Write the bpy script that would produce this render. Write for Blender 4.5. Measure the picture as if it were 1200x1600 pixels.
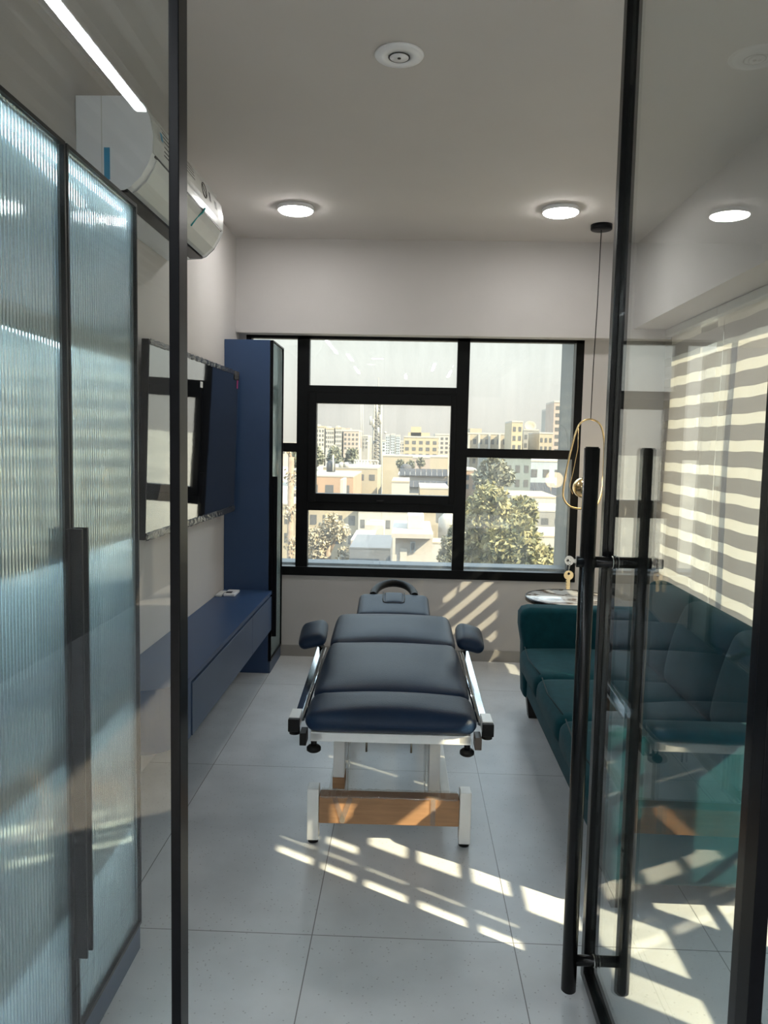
import bpy, bmesh, math, random
from math import sin, cos, pi, radians
from mathutils import Vector, Matrix
random.seed(7)
for o in list(bpy.data.objects): bpy.data.objects.remove(o)
C = bpy.data.collections.new('scene'); bpy.context.scene.collection.children.link(C)
S = bpy.context.scene

# ------------------------------------------------------------ camera
H = 1.47; FPX = 1220.0
YAW, PIT, ROL = radians(1.783), radians(5.027), radians(1.19)
_f = Vector((-sin(YAW)*cos(PIT), cos(YAW)*cos(PIT), -sin(PIT)))
_r = Vector((cos(YAW), sin(YAW), 0)); _u = _r.cross(_f)
R2 = _r*cos(ROL) + _u*sin(ROL); U2 = -_r*sin(ROL) + _u*cos(ROL)
cam = bpy.data.objects.new('camera', bpy.data.cameras.new('camera')); C.objects.link(cam)
cam.matrix_world = Matrix(((R2.x, U2.x, -_f.x, 0), (R2.y, U2.y, -_f.y, 0), (R2.z, U2.z, -_f.z, H), (0, 0, 0, 1)))
cam.data.sensor_fit = 'VERTICAL'; cam.data.sensor_height = 36; cam.data.lens = FPX/1600*36
cam.data.clip_start = 0.02; cam.data.clip_end = 3000
S.camera = cam
def ray(px, py): return R2*((px-600)/FPX) + U2*(-(py-800)/FPX) + _f
def at(px, py, Y):
    d = ray(px, py); return Vector((0, 0, H)) + d*(Y/d.y)

# ------------------------------------------------------------ light and exposure
S.view_settings.view_transform = 'Standard'; S.view_settings.look = 'None'
S.view_settings.gamma = 1; S.view_settings.use_curve_mapping = False
S.view_settings.exposure = 1.6
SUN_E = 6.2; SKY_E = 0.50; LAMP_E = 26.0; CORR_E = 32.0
sun = bpy.data.lights.new('sun', 'SUN'); sun.energy = SUN_E; sun.angle = radians(0.53); sun.color = (1, .83, .58)
so = bpy.data.objects.new('sun', sun); C.objects.link(so); so.location = (8, -5, 9)
so.rotation_euler = Vector((-1, .62, -.87)).to_track_quat('-Z', 'Y').to_euler()
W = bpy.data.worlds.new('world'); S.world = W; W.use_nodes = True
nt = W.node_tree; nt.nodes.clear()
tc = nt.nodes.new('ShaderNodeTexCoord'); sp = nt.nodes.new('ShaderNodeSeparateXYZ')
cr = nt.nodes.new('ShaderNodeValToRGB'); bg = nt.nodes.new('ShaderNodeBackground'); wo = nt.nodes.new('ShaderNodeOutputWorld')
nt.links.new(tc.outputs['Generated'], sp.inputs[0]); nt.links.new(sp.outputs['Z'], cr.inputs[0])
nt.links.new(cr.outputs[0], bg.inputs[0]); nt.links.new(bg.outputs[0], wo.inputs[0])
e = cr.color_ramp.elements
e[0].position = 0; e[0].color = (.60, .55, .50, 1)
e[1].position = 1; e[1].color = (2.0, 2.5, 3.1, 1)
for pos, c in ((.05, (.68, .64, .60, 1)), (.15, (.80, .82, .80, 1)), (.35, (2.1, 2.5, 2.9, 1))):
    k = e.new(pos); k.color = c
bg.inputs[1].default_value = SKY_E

# ------------------------------------------------------------ materials
def newmat(name):
    m = bpy.data.materials.new(name); m.use_nodes = True; n = m.node_tree; n.nodes.clear()
    out = n.nodes.new('ShaderNodeOutputMaterial'); return m, n, out
def mat(name, col, rough=.5, metal=0, var=.06, scale=12, bump=0, bscale=60, coat=0, sheen=0, spec=.5, stretch=None):
    m, n, out = newmat(name)
    b = n.nodes.new('ShaderNodeBsdfPrincipled'); n.links.new(b.outputs[0], out.inputs[0])
    t = n.nodes.new('ShaderNodeTexCoord'); src = t.outputs['Object']
    if stretch:
        mp = n.nodes.new('ShaderNodeMapping'); mp.inputs['Scale'].default_value = stretch
        n.links.new(src, mp.inputs[0]); src = mp.outputs[0]
    nz = n.nodes.new('ShaderNodeTexNoise'); nz.inputs['Scale'].default_value = scale; nz.inputs['Detail'].default_value = 4
    n.links.new(src, nz.inputs['Vector'])
    r = n.nodes.new('ShaderNodeValToRGB'); n.links.new(nz.outputs[0], r.inputs[0])
    r.color_ramp.elements[0].position = .3; r.color_ramp.elements[1].position = .7
    r.color_ramp.elements[0].color = (*[max(0, c*(1-var)) for c in col], 1)
    r.color_ramp.elements[1].color = (*[min(1, c*(1+var)) for c in col], 1)
    n.links.new(r.outputs[0], b.inputs['Base Color'])
    b.inputs['Roughness'].default_value = rough; b.inputs['Metallic'].default_value = metal
    b.inputs['Specular IOR Level'].default_value = spec
    if coat: b.inputs['Coat Weight'].default_value = coat; b.inputs['Coat Roughness'].default_value = .05
    if sheen: b.inputs['Sheen Weight'].default_value = sheen; b.inputs['Sheen Roughness'].default_value = .4
    if bump:
        nb = n.nodes.new('ShaderNodeTexNoise'); nb.inputs['Scale'].default_value = bscale; nb.inputs['Detail'].default_value = 6
        n.links.new(src, nb.inputs['Vector'])
        bp = n.nodes.new('ShaderNodeBump'); bp.inputs['Strength'].default_value = bump; bp.inputs['Distance'].default_value = .01
        n.links.new(nb.outputs[0], bp.inputs['Height']); n.links.new(bp.outputs[0], b.inputs['Normal'])
    return m
def emis(name, col, s):
    m, n, out = newmat(name); e_ = n.nodes.new('ShaderNodeEmission')
    e_.inputs[0].default_value = (*col, 1); e_.inputs[1].default_value = s; n.links.new(e_.outputs[0], out.inputs[0]); return m
def glassmat(name, tint=(1, 1, 1), ior=1.5, rough=0, dirt_veil=0.0):
    m, n, out = newmat(name)
    tr = n.nodes.new('ShaderNodeBsdfTransparent'); tr.inputs[0].default_value = (*tint, 1)
    gl = n.nodes.new('ShaderNodeBsdfGlossy'); gl.inputs['Roughness'].default_value = rough
    geo = n.nodes.new('ShaderNodeNewGeometry'); mi = n.nodes.new('ShaderNodeMix'); mi.data_type = 'FLOAT'
    mi.inputs[2].default_value = ior; mi.inputs[3].default_value = 1/ior
    n.links.new(geo.outputs['Backfacing'], mi.inputs[0])
    fr = n.nodes.new('ShaderNodeFresnel'); n.links.new(mi.outputs[0], fr.inputs[0])
    mx = n.nodes.new('ShaderNodeMixShader'); n.links.new(fr.outputs[0], mx.inputs[0])
    last = tr.outputs[0]
    if dirt_veil:
        df = n.nodes.new('ShaderNodeBsdfDiffuse'); df.inputs[0].default_value = (.7, .7, .66, 1)
        t = n.nodes.new('ShaderNodeTexCoord'); mp = n.nodes.new('ShaderNodeMapping'); mp.inputs['Scale'].default_value = (5, 5, .6)
        nz = n.nodes.new('ShaderNodeTexNoise'); nz.inputs['Scale'].default_value = 3
        n.links.new(t.outputs['Object'], mp.inputs[0]); n.links.new(mp.outputs[0], nz.inputs[0])
        mu = n.nodes.new('ShaderNodeMath'); mu.operation = 'MULTIPLY'; mu.inputs[1].default_value = dirt_veil
        n.links.new(nz.outputs[0], mu.inputs[0])
        m2 = n.nodes.new('ShaderNodeMixShader'); n.links.new(mu.outputs[0], m2.inputs[0])
        t2 = n.nodes.new('ShaderNodeBsdfTranslucent'); t2.inputs[0].default_value = (.7, .7, .66, 1)
        m0 = n.nodes.new('ShaderNodeMixShader'); m0.inputs[0].default_value = .5; n.links.new(df.outputs[0], m0.inputs[1]); n.links.new(t2.outputs[0], m0.inputs[2])
        n.links.new(tr.outputs[0], m2.inputs[1]); n.links.new(m0.outputs[0], m2.inputs[2]); last = m2.outputs[0]
    n.links.new(last, mx.inputs[1]); n.links.new(gl.outputs[0], mx.inputs[2]); n.links.new(mx.outputs[0], out.inputs[0])
    return m
M = {}
M['wall'] = mat('wall_paint', (.52, .50, .49), .75, var=.02, scale=3, bump=.03, bscale=180)
M['pinkwall'] = M['wall']
M['ceiling'] = mat('ceiling_paint', (.62, .59, .57), .85, var=.02, scale=2)
M['black'] = mat('black_powder_coat', (.004, .0045, .006), .3, var=.2, scale=40, spec=.12)
M['blackmetal'] = mat('black_satin_metal', (.004, .0045, .005), .25, var=.2, scale=30, spec=.3)
M['frame'] = mat('black_window_aluminium', (.004, .0045, .005), .4, var=.2, scale=20, spec=.15)
M['navy'] = mat('navy_laminate', (.028, .062, .145), .38, var=.05, scale=6, bump=.02, bscale=300)
M['navy_front'] = mat('navy_grey_laminate', (.045, .075, .14), .42, var=.05, scale=6)
M['white_metal'] = mat('white_enamel_steel', (.78, .78, .76), .28, var=.03, scale=20)
M['plastic'] = mat('white_plastic', (.84, .86, .90), .3, var=.02, scale=10)
M['plastic_grey'] = mat('greyish_white_plastic', (.62, .64, .63), .3, var=.03, scale=10)
M['leather'] = mat('navy_leatherette', (.009, .022, .050), .42, var=.12, scale=5, bump=.12, bscale=220, spec=.2)
M['teal'] = mat('teal_velvet', (.004, .052, .068), .9, var=.12, scale=25, bump=.2, bscale=500, sheen=.06, spec=.2)
M['teal_pipe'] = mat('teal_piping', (.002, .025, .033), .8, var=.1, scale=25)
M['chrome'] = mat('chrome', (.62, .65, .68), .12, metal=1, var=.02)
M['brass'] = mat('brass', (.75, .56, .30), .22, metal=1, var=.05)
M['steel'] = mat('brushed_steel', (.62, .6, .56), .25, metal=1, var=.08)
M['rubber'] = mat('black_rubber', (.007, .007, .007), .5, var=.2, spec=.2)
M['bronze'] = mat('dull_brown_metal', (.10, .075, .06), .4, var=.1)
M['card'] = mat('brown_cardboard', (.33, .18, .09), .6, var=.15, scale=9, stretch=(1, 1, 8))

M['tv'] = mat('glossy_tv_screen', (.004, .005, .008), .02, var=.1, spec=1.0, coat=1, bump=.12, bscale=2.2)
M['film'] = mat('crinkled_protective_film', (.05, .05, .055), .07, var=.5, scale=20, bump=.9, bscale=22, spec=1.0)
M['blue'] = mat('blue_sticker', (.02, .30, .55), .4)
M['magenta'] = mat('magenta_sticker', (.35, .03, .14), .4)
M['cyan_tape'] = mat('teal_tape', (.05, .42, .45), .35)
M['ink'] = mat('dark_print', (.02, .02, .025), .5)
M['paper'] = mat('label_paper', (.62, .63, .62), .5, var=.03)
M['wood_dark'] = mat('dark_wood_leg', (.012, .009, .008), .4, var=.2)
M['skirt'] = mat('grey_skirting_tile', (.30, .285, .27), .35, var=.06, scale=8)
M['shelf'] = mat('grey_shelf', (.07, .085, .085), .5, var=.05)
M['cabin'] = mat('cabinet_interior', (.70, .78, .82), .55, var=.04)
M['glass'] = glassmat('partition_glass', (.965, .985, .98), dirt_veil=.012)
M['doorglass'] = glassmat('door_glass', (.965, .985, .98), dirt_veil=.015)
M['winglass'] = glassmat('window_glass', (.95, .98, .96), dirt_veil=.17)  # streaky film doubles as city haze and a veil of room reflections
M['tape'] = glassmat('clear_packing_tape', (.93, .90, .86), rough=.12, dirt_veil=.25, ior=1.9)
M['lamp'] = emis('lit_diffuser', (1, .98, .94), LAMP_E)
M['led'] = emis('led_strip_diffuser', (.92, .97, 1), CORR_E)
M['warm'] = emis('warm_lamp_diffuser', (1, .78, .48), 4.5)
M['cled_low'] = emis('dim_cabinet_led', (.80, .94, 1), 10.0)
M['cled'] = emis('cabinet_led', (.80, .94, 1), 24.0)
# marble
m, n, out = newmat('veined_marble'); b = n.nodes.new('ShaderNodeBsdfPrincipled'); n.links.new(b.outputs[0], out.inputs[0])
t = n.nodes.new('ShaderNodeTexCoord'); nz = n.nodes.new('ShaderNodeTexNoise'); nz.inputs['Scale'].default_value = 7; nz.inputs['Detail'].default_value = 8; nz.inputs['Distortion'].default_value = 1.6
r = n.nodes.new('ShaderNodeValToRGB'); n.links.new(t.outputs['Object'], nz.inputs[0]); n.links.new(nz.outputs[0], r.inputs[0]); n.links.new(r.outputs[0], b.inputs[0])
r.color_ramp.elements[0].position = .4; r.color_ramp.elements[0].color = (.22, .16, .12, 1); r.color_ramp.elements[1].position = .56; r.color_ramp.elements[1].color = (.78, .76, .72, 1)
b.inputs['Roughness'].default_value = .12; M['marble'] = m
# floor tiles 0.6 x 1.2 m, speckled
m, n, out = newmat('speckled_floor_tile'); b = n.nodes.new('ShaderNodeBsdfPrincipled'); n.links.new(b.outputs[0], out.inputs[0])
t = n.nodes.new('ShaderNodeTexCoord'); sx = n.nodes.new('ShaderNodeSeparateXYZ'); n.links.new(t.outputs['Object'], sx.inputs[0])
def mth(op, a, v=None, **k):
    q = n.nodes.new('ShaderNodeMath'); q.operation = op
    if hasattr(a, 'links'): n.links.new(a, q.inputs[0])
    else: q.inputs[0].default_value = a
    if v is not None:
        if hasattr(v, 'links'): n.links.new(v, q.inputs[1])
        else: q.inputs[1].default_value = v
    return q.outputs[0]
def joint(o, off, per, w):
    a = mth('FRACT', mth('DIVIDE', mth('ADD', o, -off+60*per), per)); a = mth('ABSOLUTE', mth('SUBTRACT', a, .5))
    return mth('GREATER_THAN', a, .5-w/per)
jt = mth('MAXIMUM', joint(sx.outputs[0], -.258, .6, .0016), joint(sx.outputs[1], 2.21, 1.2, .0016))
nz = n.nodes.new('ShaderNodeTexNoise'); nz.inputs['Scale'].default_value = 5; nz.inputs['Detail'].default_value = 6; n.links.new(t.outputs['Object'], nz.inputs[0])
vo = n.nodes.new('ShaderNodeTexVoronoi'); vo.inputs['Scale'].default_value = 55; n.links.new(t.outputs['Object'], vo.inputs['Vector'])
r = n.nodes.new('ShaderNodeValToRGB'); n.links.new(nz.outputs[0], r.inputs[0])
r.color_ramp.elements[0].position = .3; r.color_ramp.elements[0].color = (.50, .515, .53, 1); r.color_ramp.elements[1].position = .7; r.color_ramp.elements[1].color = (.60, .615, .63, 1)
sv = n.nodes.new('ShaderNodeValToRGB'); n.links.new(vo.outputs['Distance'], sv.inputs[0])
sv.color_ramp.elements[0].position = .09; sv.color_ramp.elements[0].color = (.35, .33, .32, 1); sv.color_ramp.elements[1].position = .16; sv.color_ramp.elements[1].color = (1, 1, 1, 1)
mm = n.nodes.new('ShaderNodeMix'); mm.data_type = 'RGBA'; mm.blend_type = 'MULTIPLY'; mm.inputs[0].default_value = .55
n.links.new(r.outputs[0], mm.inputs[6]); n.links.new(sv.outputs[0], mm.inputs[7])
m3 = n.nodes.new('ShaderNodeMix'); m3.data_type = 'RGBA'; n.links.new(jt, m3.inputs[0]); n.links.new(mm.outputs[2], m3.inputs[6]); m3.inputs[7].default_value = (.17, .17, .17, 1)
n.links.new(m3.outputs[2], b.inputs['Base Color']); b.inputs['Roughness'].default_value = .33
M['floor'] = m
# zebra fabric
def fabric(name, col, trl, transp):
    m, n, out = newmat(name); d = n.nodes.new('ShaderNodeBsdfDiffuse'); tl = n.nodes.new('ShaderNodeBsdfTranslucent'); tr = n.nodes.new('ShaderNodeBsdfTransparent')
    t = n.nodes.new('ShaderNodeTexCoord'); nz = n.nodes.new('ShaderNodeTexNoise'); nz.inputs['Scale'].default_value = 90
    r = n.nodes.new('ShaderNodeValToRGB'); n.links.new(t.outputs['Object'], nz.inputs[0]); n.links.new(nz.outputs[0], r.inputs[0])
    r.color_ramp.elements[0].color = (*[c*.94 for c in col], 1); r.color_ramp.elements[1].color = (*col, 1)
    n.links.new(r.outputs[0], d.inputs[0]); n.links.new(r.outputs[0], tl.inputs[0])
    a = n.nodes.new('ShaderNodeMixShader'); a.inputs[0].default_value = trl; n.links.new(d.outputs[0], a.inputs[1]); n.links.new(tl.outputs[0], a.inputs[2])
    c = n.nodes.new('ShaderNodeMixShader'); c.inputs[0].default_value = transp; n.links.new(a.outputs[0], c.inputs[1]); n.links.new(tr.outputs[0], c.inputs[2])
    n.links.new(c.outputs[0], out.inputs[0]); return m
M['opaque'] = fabric('blind_opaque_band', (.56, .53, .51), .15, 0)
M['sheer'] = fabric('blind_sheer_band', (.80, .765, .70), .33, .02)
M['sheer_open'] = fabric('blind_sheer_band_sun_gap', (.80, .765, .70), .33, .5)  # clearer columns, added so sun stripes fall on the window wall
# fluted glass
m, n, out = newmat('fluted_glass'); b = n.nodes.new('ShaderNodeBsdfPrincipled')
b.inputs['Base Color'].default_value = (.80, .93, .95, 1); b.inputs['Roughness'].default_value = .04; b.inputs['Transmission Weight'].default_value = 1; b.inputs['IOR'].default_value = 1.45
tl = n.nodes.new('ShaderNodeBsdfTranslucent'); tl.inputs[0].default_value = (.75, .88, .9, 1); df = n.nodes.new('ShaderNodeBsdfDiffuse'); df.inputs[0].default_value = (.66, .80, .82, 1)
a = n.nodes.new('ShaderNodeMixShader'); a.inputs[0].default_value = .5; n.links.new(tl.outputs[0], a.inputs[1]); n.links.new(df.outputs[0], a.inputs[2])
c = n.nodes.new('ShaderNodeMixShader'); c.inputs[0].default_value = .13; n.links.new(b.outputs[0], c.inputs[1]); n.links.new(a.outputs[0], c.inputs[2])
n.links.new(c.outputs[0], out.inputs[0]); M['fluted'] = m

# ------------------------------------------------------------ mesh helpers
class MB:
    def __init__(s): s.bm = bmesh.new()
    def box(s, x0, x1, y0, y1, z0, z1, mi=0, bev=0, mtx=None):
        bm = bmesh.new(); bmesh.ops.create_cube(bm, size=1)
        bmesh.ops.scale(bm, vec=(x1-x0, y1-y0, z1-z0), verts=bm.verts)
        bmesh.ops.translate(bm, vec=((x0+x1)/2, (y0+y1)/2, (z0+z1)/2), verts=bm.verts)
        if bev: bmesh.ops.bevel(bm, geom=bm.edges[:], offset=bev, segments=3, affect='EDGES', profile=.6)
        return s._add(bm, mi, mtx, smooth=False)
    def cyl(s, p0, p1, r, seg=20, mi=0, r2=None, bev=0):
        p0, p1 = Vector(p0), Vector(p1); d = p1-p0; bm = bmesh.new()
        bmesh.ops.create_cone(bm, cap_ends=True, segments=seg, radius1=r, radius2=r if r2 is None else r2, depth=d.length)
        if bev:
            ed = [e_ for e_ in bm.edges if abs(e_.verts[0].co.z-e_.verts[1].co.z) < 1e-6]
            bmesh.ops.bevel(bm, geom=ed, offset=bev, segments=2, affect='EDGES')
        q = d.to_track_quat('Z', 'Y').to_matrix().to_4x4(); q.translation = (p0+p1)/2
        return s._add(bm, mi, q, smooth=True)
    def tube(s, pts, r, seg=10, mi=0, closed=False):
        pts = [Vector(p) for p in pts]; n_ = len(pts); rings = []
        up = Vector((0, 0, 1)); bm = s.bm
        prev = None
        for i, p in enumerate(pts):
            a = pts[(i-1) % n_] if (closed or i > 0) else p; b_ = pts[(i+1) % n_] if (closed or i < n_-1) else p
            t_ = (b_-a).normalized()
            if prev is None:
                ref = up if abs(t_.z) < .9 else Vector((1, 0, 0)); nx = t_.cross(ref).normalized()
            else: nx = (prev-t_*prev.dot(t_)).normalized()
            prev = nx; ny = t_.cross(nx)
            rings.append([bm.verts.new(p+nx*(r*cos(2*pi*k/seg))+ny*(r*sin(2*pi*k/seg))) for k in range(seg)])
        rng = range(n_ if closed else n_-1)
        for i in rng:
            A, B = rings[i], rings[(i+1) % n_]
            for k in range(seg):
                f = bm.faces.new((A[k], A[(k+1) % seg], B[(k+1) % seg], B[k])); f.smooth = True; f.material_index = mi
        if not closed:
            for A in (rings[0][::-1], rings[-1]):
                f = bm.faces.new(A); f.material_index = mi
        return s
    def prism(s, prof, axis, a0, a1, mi=0, smooth=False):
        # prof: 2D points; axis 'x' -> (y,z), 'y' -> (x,z), 'z' -> (x,y)
        def mk(p, a):
            return {'x': (a, p[0], p[1]), 'y': (p[0], a, p[1]), 'z': (p[0], p[1], a)}[axis]
        bm = bmesh.new(); A = [bm.verts.new(mk(p, a0)) for p in prof]; B = [bm.verts.new(mk(p, a1)) for p in prof]
        n_ = len(prof)
        for i in range(n_):
            f = bm.faces.new((A[i], A[(i+1) % n_], B[(i+1) % n_], B[i])); f.smooth = smooth
        bm.faces.new(A[::-1]); bm.faces.new(B)
        bmesh.ops.recalc_face_normals(bm, faces=bm.faces)
        return s._add(bm, mi, None, smooth=None)
    def lathe(s, prof, centre, seg=40, mi=0, mtx=None):
        bm = bmesh.new(); rings = []
        for r_, z_ in prof:
            rings.append([bm.verts.new((r_*cos(2*pi*k/seg), r_*sin(2*pi*k/seg), z_)) for k in range(seg)] if r_ > 1e-6 else [bm.verts.new((0, 0, z_))])
        for A, B in zip(rings[:-1], rings[1:]):
            for k in range(seg):
                k2 = (k+1) % seg
                if len(A) == 1 and len(B) == 1: continue
                vs = [A[0], B[k2], B[k]] if len(A) == 1 else ([A[k], A[k2], B[0]] if len(B) == 1 else [A[k], A[k2], B[k2], B[k]])
                try: f = bm.faces.new(vs); f.smooth = True
                except ValueError: pass
        bmesh.ops.recalc_face_normals(bm, faces=bm.faces)
        q = Matrix.Translation(centre) @ (mtx or Matrix.Identity(4))
        return s._add(bm, mi, q, smooth=None)
    def cushion(s, x0, x1, y0, y1, z0, z1, r=.03, puff=.02, mi=0, mtx=None, seg=14, puff_side=0, sag=0):
        # rounded, puffed pad: grid on a cube pushed to a rounded box
        bm = bmesh.new(); bmesh.ops.create_cube(bm, size=2); bmesh.ops.subdivide_edges(bm, edges=bm.edges[:], cuts=seg, use_grid_fill=True)
        hx, hy, hz = (x1-x0)/2, (y1-y0)/2, (z1-z0)/2; rr = min(r, hx*.98, hy*.98, hz*.98)
        for v in bm.verts:
            c = v.co.copy(); o = [c.x, c.y, c.z]; p = []
            # non uniform spacing: denser near the edge
            def w(t_): return math.copysign(1-(1-abs(t_))**1.5 if abs(t_) < 1 else 1, t_)
            q = Vector((w(o[0])*hx, w(o[1])*hy, w(o[2])*hz))
            inn = Vector((max(-hx+rr, min(hx-rr, q.x)), max(-hy+rr, min(hy-rr, q.y)), max(-hz+rr, min(hz-rr, q.z))))
            d = q-inn
            if d.length > 1e-9: q = inn+d.normalized()*rr
            u, vv = q.x/hx, q.y/hy; wz = q.z/hz
            q.z += (puff if q.z > 0 else -puff*.1)*(1-u**2)*(1-vv**4)*min(1, abs(wz)*1.2)
            if sag: q.z -= sag*(1-u*u)*(1-vv*vv)*max(0, wz)
            if puff_side:
                q.x += math.copysign(puff_side*(1-vv**4)*(1-wz**2), q.x)*abs(u); q.y += math.copysign(puff_side*(1-u**4)*(1-wz**2), q.y)*abs(vv)
            v.co = q
        cm = Matrix.Translation(((x0+x1)/2, (y0+y1)/2, (z0+z1)/2))
        return s._add(bm, mi, (mtx @ cm) if mtx else cm, smooth=True)
    def _add(s, bm, mi, mtx, smooth):
        if mtx is not None: bmesh.ops.transform(bm, matrix=mtx, verts=bm.verts)
        for f in bm.faces:
            f.material_index = mi
            if smooth is not None: f.smooth = smooth
        me = bpy.data.meshes.new('tmp'); bm.to_mesh(me); bm.free(); s.bm.from_mesh(me); bpy.data.meshes.remove(me); return s
    def build(s, name, mats, parent=None):
        me = bpy.data.meshes.new(name); s.bm.to_mesh(me); s.bm.free()
        for m_ in (mats if isinstance(mats, (list, tuple)) else [mats]): me.materials.append(M[m_] if isinstance(m_, str) else m_)
        o = bpy.data.objects.new(name, me); C.objects.link(o)
        if parent: o.parent = parent; o.matrix_parent_inverse = PINV.get(parent.name, Matrix.Identity(4))
        return o
PINV = {}
def thing(name, label, cat, loc=(0, 0, 0), group=None, local=False, rotz=0):
    o = bpy.data.objects.new(name, None); C.objects.link(o); o.empty_display_size = .05
    o.location = loc; o.rotation_euler = (0, 0, rotz); o['label'] = label; o['category'] = cat
    if group: o['group'] = group
    PINV[o.name] = Matrix.Identity(4) if local else Matrix.Translation(Vector(loc)).inverted()
    return o
def tag(o, label, cat, group=None, kind=None):
    o['label'] = label; o['category'] = cat
    if group: o['group'] = group
    if kind: o['kind'] = kind
    return o
def struct(name, mb, m_, parent=None, label=None):
    o = mb.build(name, m_, parent)
    if not parent:
        o['kind'] = 'structure'; o['category'] = name.split('_')[0]
        o['label'] = label or name
    return o
def B(*a, **k): return MB().box(*a, **k)
def dup(root, loc, rotz=None, label=None):
    r_ = root.copy(); C.objects.link(r_); r_.location = loc
    if rotz is not None: r_.rotation_euler = (0, 0, rotz)
    if label: r_['label'] = label
    def rec(a, b_):
        for ch in [x for x in bpy.data.objects if x.parent == a]:
            c_ = ch.copy(); C.objects.link(c_); c_.parent = b_; rec(ch, c_)
    rec(root, r_); return r_

# ------------------------------------------------------------ room shell
XL, XB, XR = -1.152, 1.417, 1.70      # left wall, beam face, right wall
YP, YB, YW = 1.09, 5.142, 5.253        # partition, bulkhead face, window wall
ZC, ZB, ZS = 2.772, 2.172, 2.234
struct('floor', B(-2.4, 1.9, -6.2, 5.4, -.12, 0), 'floor', label='pale grey speckled tile floor with sun patches on it')
mb = B(-1.3, 1.9, YP-.05, 5.45, ZC, ZC+.12)
struct('ceiling', mb, 'ceiling', label='flat off-white painted ceiling of the room')
struct('wall_left', B(XL-.12, XL, YP-.05, YW+.15, 0, ZC), 'wall', label='plain off-white wall behind the television and bench')
mb = B(XL, 1.9, YW, YW+.15, 0, .562).box(1.134, 1.9, YW, YW+.15, .562, 2.3).box(XL, -1.105, YW, YW+.15, .562, 2.3).box(XL, 1.9, YB, YW+.15, ZB, ZC)
struct('wall_back', mb, 'wall', label='off-white window wall with deep bulkhead above and low parapet below')
struct('baseboard_back', B(XL, 1.68, YW-.012, YW, 0, .076), 'skirt', label='grey tile skirting along the window wall')
mb = B(XB, 1.9, YP-.05, YB, ZS, ZC)
struct('trim_1', mb, 'wall', label='off-white boxed beam above the striped blinds')
WY0, WY1, WZ0, WZ1 = 1.12, 5.12, .30, 2.20
mb = B(XR, XR+.14, -2.4, YW+.15, 0, WZ0).box(XR, XR+.14, -2.4, WY0, WZ0, ZC).box(XR, XR+.14, WY1, YW+.15, WZ0, ZC).box(XR, XR+.14, WY0, WY1, WZ1, ZC)
struct('wall_right', mb, 'wall', label='off-white side wall below and around the side window')
# side window (mostly behind the blinds): frame and panes
w2 = bpy.data.objects.new('window_2', None); C.objects.link(w2); w2['kind'] = 'structure'; w2['label'] = 'long side window behind the striped blinds'; w2['category'] = 'window'
f = MB()
for y in (WY0, 1.76, 2.9, 4.05, WY1-.05):
    yw = .05
    f.box(XR+.05, XR+.10, y, y+yw, WZ0, WZ1)
f.box(XR+.05, XR+.10, WY0, WY1, WZ0, WZ0+.05).box(XR+.05, XR+.10, WY0, WY1, WZ1-.05, WZ1)
f.build('window_frame', 'frame', w2)
g = MB().box(XR+.07, XR+.076, WY0, WY1, WZ0, WZ1); g.build('pane', 'winglass', w2)
# unseen mask with cut-outs, added inside the side window to shape the sun patches
gr = MB(); gx0, gx1 = 1.66, 1.675
for z in (.93, 1.10, 1.24, 1.40, 1.555, 1.69): gr.box(gx0, gx1, 1.22, 1.85, z, z+.026)
gr.box(gx0, gx1, 1.15, 1.34, .32, 2.18).box(gx0, gx1, 1.795, 1.85, 1.12, 2.18).box(gx0, gx1, 1.775, 1.85, .32, 1.12).box(gx0, gx1, 1.85, 2.30, .56, .585).box(gx0, gx1, 1.85, 2.30, .74, .765).box(gx0, gx1, 1.34, 1.80, 1.84, 2.18).box(gx0, gx1, 1.34, 1.80, .32, .735)
gr.box(gx0, gx1, 1.415, 1.475, 1.12, 1.84).box(gx0, gx1, 1.49, 1.64, 1.12, 1.555).box(gx0, gx1, 1.49, 1.545, 1.555, 1.84).box(gx0, gx1, 1.60, 1.80, 1.555, 1.84)
gr.box(gx0, gx1, 1.475, 1.55, .735, 1.12).box(gx0, gx1, 1.34, 1.59, .955, 1.12)
gr.build('sun_mask', 'frame', w2)  # added panel, out of view: its gaps cut the sunlight into patches

# back window
w1 = bpy.data.objects.new('window_1', None); C.objects.link(w1); w1['kind'] = 'structure'; w1['label'] = 'large black framed window overlooking the city'; w1['category'] = 'window'
FY0, FY1 = YW, YW+.06
f = MB()
f.box(-.762, -.681, FY0, FY1, .562, ZB).box(.303, .384, FY0, FY1, .562, ZB).box(1.082, 1.134, FY0, FY1, .562, ZB).box(-1.105, -1.07, FY0, FY1, .562, ZB)
f.box(-1.105, 1.134, FY0-.012, FY1, .562, .622, bev=.004).box(-1.105, 1.134, FY0, FY1, ZB-.02, ZB+.03)
f.box(-1.07, -.762, FY0+.002, FY1-.002, 1.40, 1.46).box(.384, 1.082, FY0+.002, FY1-.002, 1.388, 1.448)
f.box(-.681, .303, FY0+.002, FY1-.002, 1.80, 1.847).box(-.681, .303, FY0+.002, FY1-.002, 1.008, 1.065)
f.build('window_frame', 'frame', w1)
sh = MB()
for a in ((-.684, -.629, 1.065, 1.80), (.269, .306, 1.065, 1.80)): sh.box(a[0], a[1], FY0-.014, FY1, a[2], a[3], bev=.004)
for a in ((-.684, .306, 1.728, 1.80), (-.684, .306, 1.065, 1.125)): sh.box(a[0], a[1], FY0-.012, FY1, a[2], a[3], bev=.004)
so_ = sh.build('sash', 'frame', w1)
MB().cyl((-.175, FY0-.012, 1.085), (-.175, FY0-.03, 1.085), .009).box(-.215, -.168, FY0-.036, FY0-.028, 1.078, 1.092, bev=.002).build('sash_handle', 'blackmetal', so_)
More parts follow.
